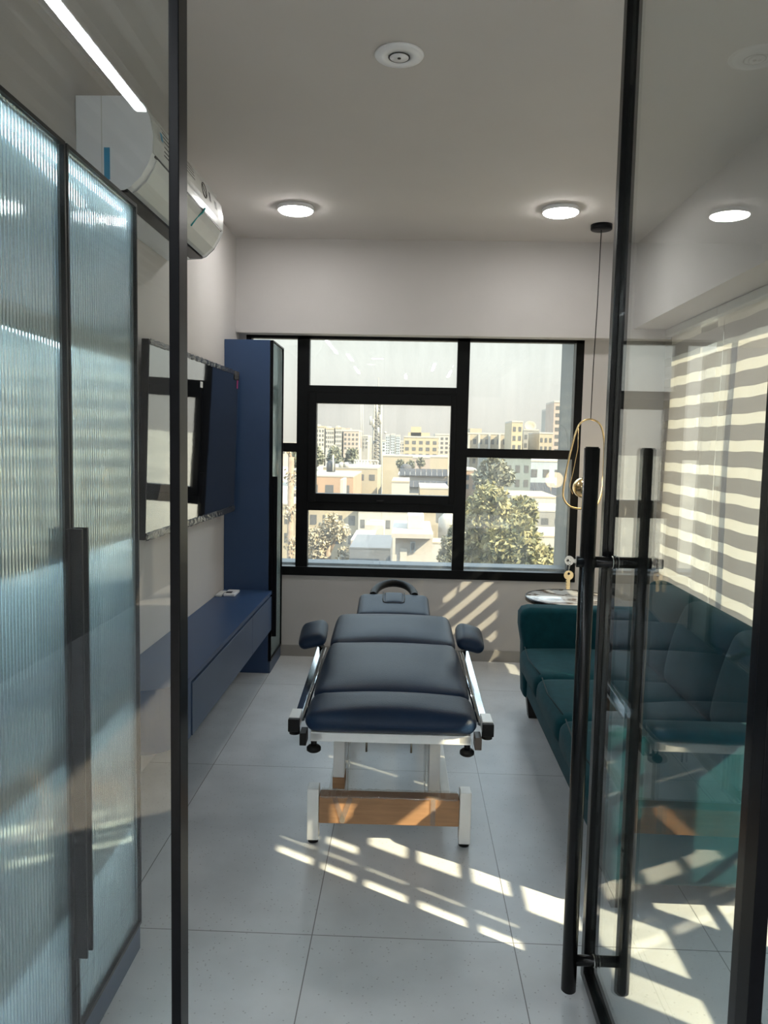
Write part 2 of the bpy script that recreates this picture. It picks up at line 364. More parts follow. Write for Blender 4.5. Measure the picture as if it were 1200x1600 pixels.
GY = YW+.03
for nm, a in (('a', (-1.07, -.762, .622, 1.40)), ('b', (-1.07, -.762, 1.46, ZB-.02)), ('c', (-.681, .303, 1.847, ZB-.02)), ('d', (-.629, .269, 1.125, 1.728)), ('e', (-.681, .303, .622, 1.008)), ('f', (.384, 1.082, 1.448, ZB-.02)), ('g', (.384, 1.082, .622, 1.388))):
    MB().box(a[0], a[1], GY, GY+.006, a[2], a[3]).build('pane', 'winglass', w1)
struct('trim_2', B(-1.3, 1.13, YW+.16, YW+.34, .40, .625, bev=.01), mat('grey_blue_ledge_tile', (.045, .055, .06), .5, var=.15), label='grey-blue ledge outside below the window')
struct('trim_3', B(1.10, 1.22, YW+.17, YW+.60, .3, 2.6), mat('grey_render_fin', (.07, .08, .08), .6, var=.1), label='grey vertical fin just outside the right edge of the window')
struct('trim_4', B(-1.3, -1.16, YW+.16, YW+.5, .3, 2.6), mat('brown_render_fin', (.36, .24, .18), .6, var=.1), label='brown outer reveal at the left edge of the window')

# corridor behind the viewer (seen only in reflections)
struct('wall_front', B(-2.4, -1.30, YP-.10, YP, 0, 3.0), 'wall', label='corridor side wall left of the glass partition')
c_ = MB().box(-2.55, -2.4, -6.2, 1.1, 0, 3.0)
c_.box(-2.4, 1.9, -6.35, -6.2, 0, .9).box(-2.4, 1.9, -6.35, -6.2, 2.5, 3.0).box(-.3, -.1, -6.35, -6.2, .9, 2.5)  # end openings added to let daylight reach the room from behind
struct('wall_corridor', c_, mat('corridor_wall', (.16, .16, .16), .7, var=.03), label='grey corridor walls behind the viewer')
c_ = MB().box(-2.4, 1.9, -6.2, YP-.05, 2.9, 3.0)
for k in range(36): c_.box(-2.35+k*.115, -2.31+k*.115, -6.2, YP-.06, 2.79, 2.88)
struct('ceiling_corridor', c_, mat('grey_slats', (.17, .175, .175), .6, var=.04), label='slatted grey ceiling of the corridor')

# glass partition
def post(x0, x1, y0=YP-.02, y1=YP+.02): return MB().box(x0, x1, y0, y1, 0, ZC, bev=.0015)
pt = bpy.data.objects.new('wall_partition', None); C.objects.link(pt); pt['kind'] = 'structure'; pt['label'] = 'glass partition wall with slim black posts beside the open door'; pt['category'] = 'wall'
post(-.331, -.317).build('post', 'black', pt)
post(.503, .524).build('post', 'black', pt)
post(-1.30, -1.26).build('post', 'black', pt); post(1.66, 1.70).build('post', 'black', pt)
B(-1.26, -.331, YP-.005, YP+.005, .03, ZC-.03).build('glass_pane', 'glass', pt)
B(.524, 1.66, YP-.005, YP+.005, .03, ZC-.03).build('glass_pane', 'glass', pt)
B(-1.26, -.331, YP-.02, YP+.02, 0, .03).build('bottom_rail', 'black', pt); B(.524, 1.66, YP-.02, YP+.02, 0, .03).build('bottom_rail', 'black', pt)
B(-1.26, 1.66, YP-.02, YP+.02, ZC-.03, ZC).build('top_rail', 'black', pt)

# door, standing open into the room
DX = .527
dr = bpy.data.objects.new('door_1', None); C.objects.link(dr); dr.location = (DX, 1.13, 0); dr['kind'] = 'structure'; dr['label'] = 'open black framed glass door with long pull handles'; dr['category'] = 'door'
PINV[dr.name] = Matrix.Translation((DX, 1.13, 0)).inverted()
DT = ZC-.04
def dst(y0, y1):
    a = MB().box(DX-.019, DX-.005, y0, y1, .012, DT, bev=.003).box(DX+.005, DX+.019, y0, y1, .012, DT, bev=.003).box(DX-.006, DX+.006, y0+.003, y1-.003, .012, DT)
    return a
dst(2.035, 2.068).build('stile', 'blackmetal', dr); dst(1.118, 1.145).build('stile', 'blackmetal', dr)
for z in (.012, DT-.03):
    MB().box(DX-.019, DX-.004, 1.145, 2.035, z, z+.03, bev=.003).box(DX+.004, DX+.019, 1.145, 2.035, z, z+.03, bev=.003).box(DX-.005, DX+.005, 1.145, 2.035, z, z+.024).build('rail', 'blackmetal', dr)
B(DX-.004, DX+.004, 1.145, 2.035, .042, DT-.03).build('glass_pane', 'doorglass', dr)
HY = 1.98
hd = None
for x in (.457, .597):
    h_ = MB().cyl((x, HY, .026), (x, HY, 1.472), .0195, seg=32, bev=.003).build('pull_handle', 'blackmetal', dr)
MB().cyl((.457, HY, .112), (.597, HY, .112), .014, seg=24).build('handle_spacer', 'blackmetal', dr)
lk = MB().cyl((.430, HY, 1.181), (.620, HY, 1.181), .0145, seg=24).cyl((.44, HY, 1.181), (.475, HY, 1.181), .018, seg=24).cyl((.612, HY, 1.181), (.626, HY, 1.181), .018, seg=24).build('lock_barrel', 'blackmetal', dr)
MB().box(.624, .648, HY-.006, HY+.006, 1.168, 1.192, bev=.003).build('thumb_turn', 'blackmetal', lk)
for z in (.112, 1.181):
    wsh = MB()
    for x in (DX-.008, DX+.006): wsh.cyl((x, HY, z), (x+.002, HY, z), .0165, seg=24)
    wsh.build('spacer_ring', 'steel', dr)

# keys in the lock
def key(name, label, org, ang, headcol):
    t_ = thing(name, label, 'key', org, group='keys at the door lock')
    q = Matrix.Translation(org) @ Matrix.Rotation(ang, 4, 'Y')
    # bow (ring shaped head) in local XZ
    n_ = 24; mbk = MB(); bm = bmesh.new()
    for y_ in (-.0012, .0012):
        pass
    o_, i_ = [], []
    for y_ in (-.0012, .0012):
        o_.append([bm.verts.new((.012*cos(2*pi*k/n_), y_, .012*sin(2*pi*k/n_))) for k in range(n_)])
        i_.append([bm.verts.new((.0035*cos(2*pi*k/n_), y_, .004+.0035*sin(2*pi*k/n_))) for k in range(n_)])
    for k in range(n_):
        k2 = (k+1) % n_
        for q4 in ((o_[0][k], o_[0][k2], i_[0][k2], i_[0][k]), (o_[1][k2], o_[1][k], i_[1][k], i_[1][k2]), (o_[0][k], o_[1][k], o_[1][k2], o_[0][k2]), (i_[0][k2], i_[1][k2], i_[1][k], i_[0][k])): bm.faces.new(q4)
    mbk._add(bm, 0, q, None); mbk.build('bow', headcol, t_)
    b_ = MB().box(-.004, .004, -.001, .001, -.036, -.010, mtx=q)
    for k in range(4): b_.box(-.0065, -.003, -.001, .001, -.034+k*.006, -.031+k*.006, mtx=q)
    b_.build('blade', headcol, t_); return t_
key('door_key', 'steel key pushed into the door lock barrel, bow showing', Vector((.412, HY, 1.183)), radians(-90), 'steel')
key('door_key', 'brassy key hanging below the one in the door lock', Vector((.411, HY-.004, 1.146)), 0, 'brass')
tag(MB().tube([Vector((.412, HY-.002, 1.168))+Vector((.002*sin(a*pi/8), .011*cos(a*pi/8)*.4, .013*sin(a*pi/8))) for a in range(16)], .0009, closed=True).build('key_ring', 'steel'), 'thin split ring joining the two keys at the lock', 'key ring')

# ------------------------------------------------------------ glass-front cabinets
def cabinet(name, label, y0, y1, doors, xf=-.74, ztop=2.09, led=False, handle_y=None, hz=(.28, 1.27), zg=.085):
    t_ = thing(name, label, 'cabinet', (XL, y0, 0)); th = .018; xb = XL+.002; xc = xf-.02
    b_ = MB().box(xb, xc, y0, y0+th, 0, ztop).box(xb, xc, y1-th, y1, 0, ztop).box(xb, xc, y0+th, y1-th, ztop-th, ztop).box(xb, xc, y0+th, y1-th, .075, .093)
    b_.build('carcass', 'navy', t_)
    MB().box(xb, xb+.006, y0+th, y1-th, .093, ztop-th).build('back_panel', 'cabin', t_)
    MB().box(xc-.01, xc+.014, y0+.001, y1-.001, 0, .073).build('plinth', 'navy_front', t_)
    for z in (.42, .78, 1.232, 1.704):
        MB().box(xb+.008, xc-.004, y0+th+.001, y1-th-.001, z, z+.018).box(xc-.016, xc-.004, y0+th+.001, y1-th-.001, z-.026, z).build('shelf', 'shelf', t_)
        if led: MB().box(xc-.085, xc-.070, y0+th+.01, y1-th-.01, z-.005, z-.0005).build('light_strip', 'cled' if z > 1 else 'cled_low', t_)
    if led: MB().box(xc-.045, xc-.030, y0+th+.01, y1-th-.01, ztop-th-.006, ztop-th-.001).build('light_strip', 'cled', t_)
    for (a, b2, hside) in doors:
        d_ = MB(); w_ = .008
        d_.box(xc+.001, xf, a+.001, a+w_, zg-.006, ztop-.001).box(xc+.001, xf, b2-w_, b2-.001, zg-.006, ztop-.001)
        d_.box(xc+.001, xf, a+w_, b2-w_, zg-.006, zg+.004).box(xc+.001, xf, a+w_, b2-w_, ztop-.01, ztop-.001)
        do = d_.build('door', 'black', t_)
        # fluted pane: half-round ridges running vertically on the room side
        pitch = .0125; ns = max(4, int((b2-a-2*w_)/pitch)); k6 = 10
        prof = [(xc+.003, b2-w_), (xc+.003, a+w_)]
        for i in range(ns*k6+1):
            y_ = a+w_+(b2-a-2*w_)*i/(ns*k6); t2 = (i % k6)/k6*2-1
            prof.append((xc+.006+.0062*math.sqrt(max(0, 1-t2*t2)), y_))
        MB().prism(prof, 'z', zg+.004, ztop-.01).build('fluted_glass', 'fluted', do)
        if hside is not None:
            hy = hside
            MB().box(xf-.002, xf+.030, hy-.004, hy+.004, hz[0], hz[1], bev=.0015).box(xf, xf+.004, hy-.016, hy+.004, hz[0], hz[1]).build('handle', 'black', do)
    return t_
cabinet('glass_cabinet', 'tall navy cabinet with fluted glass doors nearest the viewer, left of the partition post', 1.255, 2.12, ((1.257, 1.684, 1.672), (1.690, 2.118, 1.702)), led=True)
cabinet('glass_cabinet', 'tall navy cabinet with fluted glass door in the far corner by the window', 4.826, 5.236, ((4.828, 5.234, 4.842),), xf=-.849, ztop=2.086, hz=(.235, 1.25))

# ------------------------------------------------------------ floating bench
bt = thing('floating_bench', 'long navy floating bench with drawers below the television', 'bench', (XL, 3.0, .28))
z0, z1, xf, yn = .283, .533, -.846, 2.86
prof = [(XL+.001, 4.822), (XL+.001, yn), ]
prof = [(XL+.001, 4.824), (XL+.001, 2.80)] + [(-1.02+.174*sin(a), 2.99-.19*cos(a)) for a in [radians(d) for d in range(0, 91, 6)]] + [(xf, 4.824)]
top = [(x+(0 if x < -1.1 else .0), y) for x, y in prof]
MB().prism(top, 'z', z1-.022, z1).build('bench_top', 'navy', bt)
inner = [(XL+.002, 4.820), (XL+.002, 2.804)] + [(-1.02+.170*sin(a), 2.99-.186*cos(a)) for a in [radians(d) for d in range(0, 91, 6)]] + [(xf-.004, 3.02), (xf-.022, 3.02), (xf-.022, 4.820)]
MB().prism(inner, 'z', z0, z1-.022).build('bench_body', 'navy', bt)
for a, b2 in ((3.024, 4.228), (4.232, 4.822)):
    MB().box(xf-.02, xf, a, b2, z0+.001, z1-.036, bev=.001).build('drawer_front', 'navy_front', bt)
# gadget on the bench
tg = thing('remote_dock', 'small white remote dock lying on the far end of the navy bench', 'device', (-1.06, 4.66, .533))
MB().box(-1.10, -1.03, 4.60, 4.74, .5335, .550, bev=.005).build('casing', 'plastic', tg)
MB().box(-1.09, -1.055, 4.62, 4.66, .5505, .553, bev=.001).build('screen', 'ink', tg)
tag(MB().box(-1.145, -1.108, 4.58, 4.72, .5335, .546, bev=.004).build('wall_plug', 'paper'), 'grey adapter lying beside the white remote dock on the bench', 'adapter')

# ------------------------------------------------------------ television
tt = thing('television', 'large black television with peeling protective film above the bench', 'television', (XL, 4.0, 1.46))
TY0, TY1, TZ0, TZ1 = 3.245, 4.765, 1.040, 1.882
tilt = radians(1.6); q = Matrix.Translation((-1.100, 4.0, TZ0)) @ Matrix.Rotation(radians(-1.4), 4, 'Z') @ Matrix.Rotation(tilt, 4, 'Y') @ Matrix.Translation((1.105, -4.0, -TZ0))
MB().box(-1.130, -1.098, TY0, TY1, TZ0, TZ1, bev=.004, mtx=q).build('casing', 'black', tt)
MB().box(-1.0985, -1.0965, TY0+.006, TY1-.006, TZ0+.012, TZ1-.006, mtx=q).build('screen', 'tv', tt)
MB().box(XL, -1.115, 3.75, 4.25, 1.3, 1.6).build('wall_bracket', 'black', tt)
# crinkled film strips along the edges
def film(y0, y1, z0_, z1_, amp=.004, ny=90, nz=8):
    bm = bmesh.new(); random.seed(3); g_ = []
    for j in range(nz+1):
        g_.append([bm.verts.new((-1.0945+amp*(random.random()-.2), y0+(y1-y0)*i/ny, z0_+(z1_-z0_)*j/nz + (random.random()-.5)*.004)) for i in range(ny+1)])
    for j in range(nz):
        for i in range(ny):
            f_ = bm.faces.new((g_[j][i], g_[j][i+1], g_[j+1][i+1], g_[j+1][i])); f_.smooth = True
    mb_ = MB(); return mb_._add(bm, 0, q, None)
for a in ((TY0, TY1-.1, TZ1-.022, TZ1+.002), (TY0, TY1, TZ0-.004, TZ0+.03), (TY1-.10, TY1+.004, TZ1-.05, TZ1)):
    f_ = film(*a).build('protective_film', 'film', tt)
    so2 = f_.modifiers.new('s', 'SOLIDIFY'); so2.thickness = .0006
MB().box(-1.0960, -1.0950, TY1-.035, TY1-.008, TZ1-.10, TZ1-.05, mtx=q).build('magenta_tag', 'magenta', tt)
MB().box(-1.0960, -1.0950, 3.98, 4.02, 1.735, 1.765, mtx=q).build('white_sticker', 'paper', tt)

# ------------------------------------------------------------ air conditioner
ac = thing('air_conditioner', 'white split air conditioner with blue tape and paper labels high on the left wall', 'air conditioner', (XL, 3.2, 2.3))
AY0, AY1 = 2.70, 3.70
prof = [(XL+.001, 2.612), (-.975, 2.612), (-.925, 2.59), (-.900, 2.545), (-.890, 2.49), (-.892, 2.43)]
body = prof + [(-.905, 2.395), (-.930, 2.355), (-.965, 2.322), (-.980, 2.314), (-.99, 2.345), (-1.03, 2.345), (-1.045, 2.306), (XL+.001, 2.298)]
MB().prism(body, 'y', AY0+.006, AY1-.006).build('body', 'plastic', ac)
endp = [(XL+.002, 2.613), (-.975, 2.613), (-.924, 2.591), (-.899, 2.546), (-.889, 2.49), (-.891, 2.43), (-.904, 2.395), (-.93, 2.352), (-.966, 2.318), (-.99, 2.308), (-1.045, 2.304), (XL+.002, 2.297)]
for a, b2 in ((AY0, AY0+.006), (AY1-.006, AY1)): MB().prism(endp, 'y', a, b2).build('end_cap', 'plastic', ac)
fp = [(-.972, 2.6125), (-.922, 2.592), (-.897, 2.547), (-.887, 2.49), (-.889, 2.432), (-.894, 2.432), (-.893, 2.49), (-.903, 2.544), (-.927, 2.588), (-.973, 2.609)]
MB().prism(fp, 'y', AY0+.008, AY1-.008).build('front_panel', 'plastic_grey', ac)
fl = [(-.890, 2.424), (-.902, 2.392), (-.927, 2.350), (-.962, 2.318), (-.976, 2.312), (-.976, 2.318), (-.965, 2.323), (-.932, 2.356), (-.907, 2.395), (-.896, 2.424)]
MB().prism(fl, 'y', AY0+.05, AY1-.05).build('flap', 'plastic_grey', ac)
MB().box(-1.04, -.982, AY0+.02, AY1-.02, 2.305, 2.340).build('air_slot', 'black', ac)
MB().box(-1.064, -1.061, AY0-.0006, AY0, 2.30, 2.612).build('groove', 'plastic_grey', ac)
MB().box(-1.055, -1.035, AY0-.0012, AY0, 2.34, 2.445).build('blue_tape', 'blue', ac)
def lab(y0, y1, z0_, z1_, off=.0016, x_=None):
    bm = bmesh.new(); n_ = 6; P_ = [(-.897, 2.547), (-.887, 2.49), (-.889, 2.432)]
    def xx(z):
        for (xa, za), (xb_, zb_) in zip(P_, P_[1:]):
            if zb_ <= z <= za: return xa+(xb_-xa)*(za-z)/(za-zb_)
        return -.922+(-.897+.922)*(2.592-z)/(2.592-2.547) if z > 2.547 else -.889
    g_ = [[bm.verts.new((xx(z0_+(z1_-z0_)*j/n_)+off, y, z0_+(z1_-z0_)*j/n_)) for y in (y0, y1)] for j in range(n_+1)]
    for j in range(n_): bm.faces.new((g_[j][0], g_[j][1], g_[j+1][1], g_[j+1][0]))
    return MB()._add(bm, 0, None, None)
lb = lab(2.775, 2.90, 2.45, 2.57).build('energy_label', 'paper', ac)
lab(2.785, 2.81, 2.50, 2.53, .002).build('blue_mark', 'blue', lb)
for z in (2.555, 2.54, 2.525, 2.51, 2.49, 2.475, 2.462): lab(2.815, 2.885, z-.0025, z+.0025, .002).build('text_line', 'ink', lb)
lc = lab(3.06, 3.60, 2.465, 2.577).build('notice_label', 'paper', ac)
for z in (2.56, 2.548, 2.536, 2.524, 2.51): lab(3.09, 3.22, z-.002, z+.002, .002).build('text_line', 'ink', lc)
# prohibition sign (ring with a slash) and two dark blots
def on(y, z, off=.004): return (-.897+(-.887+.897)*(2.547-z)/(2.547-2.49)+off, y, z)
MB().tube([on(3.365+.036*cos(a*pi/12), 2.515+.03*sin(a*pi/12), .002) for a in range(24)], .002, seg=6, closed=True).tube([on(3.341, 2.536, .002), on(3.389, 2.494, .002)], .002, seg=6).build('ban_symbol', 'ink', lc)
lab(3.44, 3.47, 2.495, 2.535, .002).build('text_line', 'ink', lc); lab(3.53, 3.57, 2.49, 2.525, .002).build('text_line', 'ink', lc)
MB().tube([(-.884, 3.36, 2.44), (-.889, 3.335, 2.415), (-.905, 3.31, 2.39), (-.925, 3.29, 2.35)], .004, seg=6).build('teal_tape', 'cyan_tape', ac)
tl_ = MB().box(-.896, -.8895, AY0+.03, AY1-.03, 2.4245, 2.4305); tl_.build('seam', 'ink', ac)

# ------------------------------------------------------------ ceiling fittings
def downlight(x, y, label):
    t_ = thing('ceiling_light', label, 'ceiling light', (x, y, ZC), group='round surface lights on the ceiling')
    MB().lathe([(0, 0), (.098, 0), (.101, -.004), (.101, -.022), (.097, -.024), (.095, -.022), (0, -.022)], (x, y, ZC)).build('rim', 'plastic', t_)
    MB().lathe([(0, -.0225), (.094, -.0225), (.094, -.026), (.088, -.031), (0, -.033)], (x, y, ZC)).build('diffuser', 'lamp', t_)
downlight(-.665, 4.456, 'lit round ceiling light on the left, above the tall far cabinet')
downlight(.797, 4.436, 'lit round ceiling light on the right, near the pendant lamp')
t_ = thing('ceiling_sensor', 'round white sensor plate with small dark centre on the ceiling', 'ceiling plate', (-.066, 2.746, ZC))
MB().lathe([(0, 0), (.082, 0), (.084, -.003), (.080, -.008), (.06, -.010), (.036, -.010), (.036, -.006), (.032, -.006), (.032, -.012), (0, -.013)], (-.066, 2.746, ZC)).build('plate', 'plastic', t_)
MB().lathe([(.0315, -.0105), (.0365, -.0105), (.0365, -.0115), (.0315, -.0115), (.0315, -.0105)], (-.066, 2.746, ZC)).build('ring', 'ink', t_)
MB().cyl((-.066, 2.746, ZC-.012), (-.066, 2.746, ZC-.0145), .006).build('eye', 'ink', t_)

# corridor linear lights
def linear(x0, y0, x1, y1, label):
    t_ = thing('linear_light', label, 'ceiling light', ((x0+x1)/2, (y0+y1)/2, 2.79), group='linear lights of the corridor ceiling')
    d = Vector((x1-x0, y1-y0, 0)); L = d.length; a = math.atan2(d.y, d.x)
    q = Matrix.Translation(((x0+x1)/2, (y0+y1)/2, 0)) @ Matrix.Rotation(a, 4, 'Z')
    MB().box(-L/2, L/2, -.026, .026, 2.772, 2.80, mtx=q).build('housing', 'plastic', t_)
    MB().box(-L/2+.005, L/2-.005, -.021, .021, 2.766, 2.7715, mtx=q).build('diffuser', 'led', t_)
for a, lb_ in (((-1.10, -1.02, -1.10, .7), 'long white linear light reflected as a streak across the air conditioner'), ((-.95, -2.0, -.95, -1.1), 'linear light reflected at the top left of the upper window pane'), ((-.98, -4.2, -.98, -3.0), 'linear light reflected second from the left in the upper pane'), ((-.62, -1.62, -.44, -1.62), 'short crosswise linear light reflected in the upper window pane'), ((.37, -3.5, .37, -2.25), 'linear light reflected right of centre in the upper pane'), ((-.11, -5.3, -.11, -4.3), 'small distant linear light reflected lowest in the upper pane'), ((.71, -2.7, .71, -1.7), 'linear light reflected beside the centre mullion of the window'), ((.70, -4.75, .70, -3.45), 'linear light reflected just left and below the one beside the centre mullion')):
    linear(*a, lb_)

# pendant
px_, py_ = 1.094, 4.749
pd = thing('pendant_lamp', 'pendant lamp with long brass loop and small lit globe beside the window', 'pendant lamp', (px_, py_, ZC))
MB().lathe([(0, 0), (.062, 0), (.062, -.026), (.058, -.030), (0, -.030)], (px_, py_, ZC)).build('canopy', 'black', pd)
lt = at(923, 655, 4.749)
MB().tube([(px_, py_, ZC-.03), (px_-.004, py_, 2.3), (px_-.012, py_, 1.95), (lt.x, py_, lt.z)], .0028, seg=8).build('cord', 'black', pd)
lp = [(923, 655), (908, 660), (900, 675), (893, 700), (885, 735), (880, 765), (881, 780), (890, 791), (905, 795), (922, 795), (934, 787), (941, 765), (943, 730), (944, 690), (938, 664)]
pts = [at(a, b2, 4.749) for a, b2 in lp]
def smooth_loop(P, k=5):
    o_ = []; n_ = len(P)
    for i in range(n_):
        p0, p1, p2, p3 = P[i-1], P[i], P[(i+1) % n_], P[(i+2) % n_]
        for j in range(k):
            u = j/k; o_.append(.5*((2*p1)+(-p0+p2)*u+(2*p0-5*p1+4*p2-p3)*u*u+(-p0+3*p1-3*p2+p3)*u**3))
    return o_
MB().tube(smooth_loop(pts), .0055, seg=10, closed=True).build('loop', 'brass', pd)
gc = at(911, 762, 4.749); 
wires = [at(a, b2, 4.74) for a, b2 in ((904, 668), (903, 700), (896, 735), (890, 760), (895, 772))]
MB().tube(wires, .0022, seg=8).build('inner_wire', 'brass', pd)
prof = [(0, -.062)]+[(.062*sin(radians(d)), -.062*cos(radians(d))) for d in range(10, 91, 10)]+[(.058, 0), (0, 0)]
q = Vector((-.55, -.75, .0)).to_track_quat('-Z', 'Y').to_matrix().to_4x4()
MB().lathe(prof, gc, mtx=q).build('shade', 'brass', pd)
prof = [(0, .001), (.057, .001), (.057, .06), (.052, .072), (0, .075)]
MB().lathe(prof, gc, mtx=q).build('diffuser', 'warm', pd)
ba = pts[8]
MB().cyl((gc.x, gc.y, gc.z-.055), (gc.x, gc.y, ba.z), .006).build('stem', 'brass', pd)

# ------------------------------------------------------------ zebra blinds
def blind(y0, y1, label, zlow=.32):
    t_ = thing('zebra_blind', label, 'blind', (1.655, (y0+y1)/2, WZ0+.0), group='day and night blinds on the side window')
    bm = bmesh.new(); zs = []; z = 1.228-.03-.134*7; per = .134; k = 0; lv = [zlow]
    while z < 2.20:
        for a in (z, z+.054):
            if zlow < a < 2.19: lv.append(a)
        z += per
    lv.append(2.19); ny = 24; mats_ = []
    fine = []
    for a, b2 in zip(lv, lv[1:]):
        mid = (a+b2)/2; ph = ((mid-(1.228-.03)) / per) % 1
        fine.append((a, b2, 1 if ph < .42 else 0))
    def vx(y, z_): return 1.655+.006*sin(z_*4+y*1.3)+.004*sin(y*7+z_*2)
    rows = {}
    def row(z_):
        if z_ not in rows: rows[z_] = [bm.verts.new((vx(y0+(y1-y0)*i/ny, z_), y0+(y1-y0)*i/ny, z_+.0025*sin(i*.9+z_*9))) for i in range(ny+1)]
        return rows[z_]
    for a, b2, s_ in fine:
        m1 = (a+b2)/2
        for c1, c2 in ((a, m1), (m1, b2)):
            A, Bq = row(c1), row(c2)
            for i in range(ny):
                f_ = bm.faces.new((A[i], A[i+1], Bq[i+1], Bq[i])); f_.smooth = True; ym = y0+(y1-y0)*(i+.5)/ny
                f_.material_index = 2 if (s_ and (4.37 < ym < 4.6 or ym > 5.12)) else s_
    mb_ = MB(); me = bpy.data.meshes.new('t'); bm.to_mesh(me); bm.free(); mb_.bm.from_mesh(me); bpy.data.meshes.remove(me)
    mb_.build('fabric', ['opaque', 'sheer', 'sheer_open'], t_)
    MB().box(1.62, 1.69, y0, y1, 2.185, 2.232, bev=.006).build('headrail', 'plastic_grey', t_)
    MB().cyl((1.655, y0+.005, zlow-.005), (1.655, y1-.005, zlow-.005), .011).build('bottom_rail', 'plastic_grey', t_)
blind(4.297, 5.245, 'striped cream and grey blind in the corner, closest to the window wall')
blind(3.097, 4.294, 'striped cream and grey blind in the middle, behind the sofa')
blind(2.31, 3.094, 'striped cream and grey blind above the near end of the sofa')
blind(1.86, 2.305, 'half-raised striped blind out of view, added to let sun reach the sofa arm', 1.12)  # unseen blind, raised to pass sun onto the near sofa arm

# ------------------------------------------------------------ treatment couch
bd = thing('treatment_couch', 'navy padded treatment couch on a white steel frame, cardboard on its base', 'treatment couch', (-.055, 3.4, 0), local=True, rotz=radians(.9))
# local frame: x' = x+.055, y' = y-3.4
def bb(*a, name, m_, parent=None, **k): return MB().box(*a, **k).build(name, m_, parent or bd)
seatm = []
def pad(y0, y1, w, z0_, z1_, tiltd=0, puff=.014, r=.035, name='cushion', zoff=0):
    q = Matrix.Translation((0, y0, z0_)) @ Matrix.Rotation(radians(tiltd), 4, 'X') @ Matrix.Translation((0, -y0, -z0_))
    return MB().cushion(-w/2, w/2, y0, y1, z0_, z1_, r=r, puff=puff, mtx=q, puff_side=.008).build(name, 'leather', bd)
pad(-.925, -.690, .555, .518, .586, r=.034, puff=.022)
pad(-.686, .006, .555, .522, .590, r=.034, puff=.026)
pad(.010, .50, .555, .524, .588, tiltd=2.5, r=.034, puff=.022)
# headrest with a round rear edge and small inset pillow
q = Matrix.Translation((0, .53, .55)) @ Matrix.Rotation(radians(6), 4, 'X') @ Matrix.Translation((0, -.53, -.55))
MB().cushion(-.192, .192, .525, .90, .535, .60, r=.032, puff=.010, seg=18, mtx=q).build('headrest', 'leather', bd)
MB().cushion(-.052, .052, .70, .885, .590, .612, r=.011, puff=.006, mtx=q).build('headrest_pad', 'leather', bd)
pp = [q @ Vector(v) for v in ((-.058, .89, .608), (-.058, .75, .611), (-.054, .71, .610), (-.040, .694, .609), (.040, .694, .609), (.054, .71, .610), (.058, .75, .611), (.058, .89, .608))]
MB().tube(pp, .0035, seg=6).build('piping', 'rubber', bd)
MB().tube([q @ Vector(v) for v in ([(-.115, .88, .59)]+[(-.115*cos(radians(a)), .89+.25*sin(radians(a)), .59) for a in range(0, 181, 12)]+[(.115, .88, .59)])], .022, seg=14).build('face_cradle', 'rubber', bd)
for sx_ in (-1, 1): MB().box(sx_*.205-.014, sx_*.205+.014, .50, .54, .53, .565, bev=.004).build('headrest_hinge', 'blackmetal', bd)
# steel top frame
f = MB()
for sx_ in (-1, 1): f.box(sx_*.245-.02, sx_*.245+.02, -.90, .50, .486, .516, bev=.003)
for y in (-.90, -.3, .3, .47): f.box(-.265, .265, y, y+.035, .484, .515, bev=.003)
f.build('top_frame', 'white_metal', bd)
# side rails with clamps, arm pads, knobs
for sx_ in (-1, 1):
    rl = MB().box(-.013, .013, -.44, .44, -.008, .008, bev=.002, mtx=Matrix.Translation((sx_*.317, -.39, .55)) @ Matrix.Rotation(sx_*radians(10), 4, 'Y') @ Matrix.Rotation(radians(2), 4, 'X')).tube([(sx_*.303, -.80, .522), (sx_*.300, .05, .54)], .008, seg=10).build('side_rail', 'chrome', bd)
    MB().box(sx_*.322-.018, sx_*.322+.018, -.875, -.79, .517, .556, bev=.003).build('rail_clamp', 'white_metal', rl)
    MB().box(sx_*.322-.019, sx_*.322+.019, -.892, -.872, .510, .553, bev=.004).cyl((sx_*.322, -.86, .515), (sx_*.322, -.86, .495), .018).build('end_cap', 'rubber', rl)
    kb = MB().cyl((sx_*.255, -.88, .486), (sx_*.255, -.88, .462), .010).lathe([(0, 0), (.018, 0), (.024, -.006), (.024, -.016), (.017, -.021), (0, -.021)], (sx_*.255, -.88, .463), seg=14).build('clamp_knob', 'rubber', bd)
    MB().box(sx_*.290-.011, sx_*.290+.011, -.90, -.84, .468, .510, bev=.002).build('clamp_block', 'rubber' if sx_ < 0 else 'bronze', bd)
    q = Matrix.Translation((sx_*.318-.012*(sx_ < 0), -.20, .672)) @ Matrix.Rotation(sx_*radians(14), 4, 'Y') @ Matrix.Rotation(radians(8), 4, 'X')
    ap = MB().cushion(-.053, .053, -.11, .09, -.024, .024, r=.023, puff=.010, mtx=q, puff_side=.006).build('arm_pad', 'leather', bd)
    MB().tube([(sx_*.312, .0, .56), (sx_*.314, -.1, .60), (sx_*.318, -.18, .645)], .012, seg=10).build('arm_bracket', 'blackmetal', ap)
# lifting posts, rods
for sx_, o_ in ((-1, -.195), (1, .170)):
    MB().box(o_-.021, o_+.021, -.52, -.44, .13, .49, bev=.003).build('post', 'white_metal', bd)
    MB().box(o_-.021, o_+.021, .60, .68, .13, .49, bev=.003).build('post', 'white_metal', bd)
    MB().cyl((o_*.45, -.62, .49), (o_*.45, -.62, .34), .004, seg=8).build('rod', 'steel', bd)
for o_ in (-.16, .135):   # film hanging inside the posts
    MB().box(o_-.0015, o_+.0015, -.51, -.40, .14, .48).build('wrapping_film', M['tape'], bd)
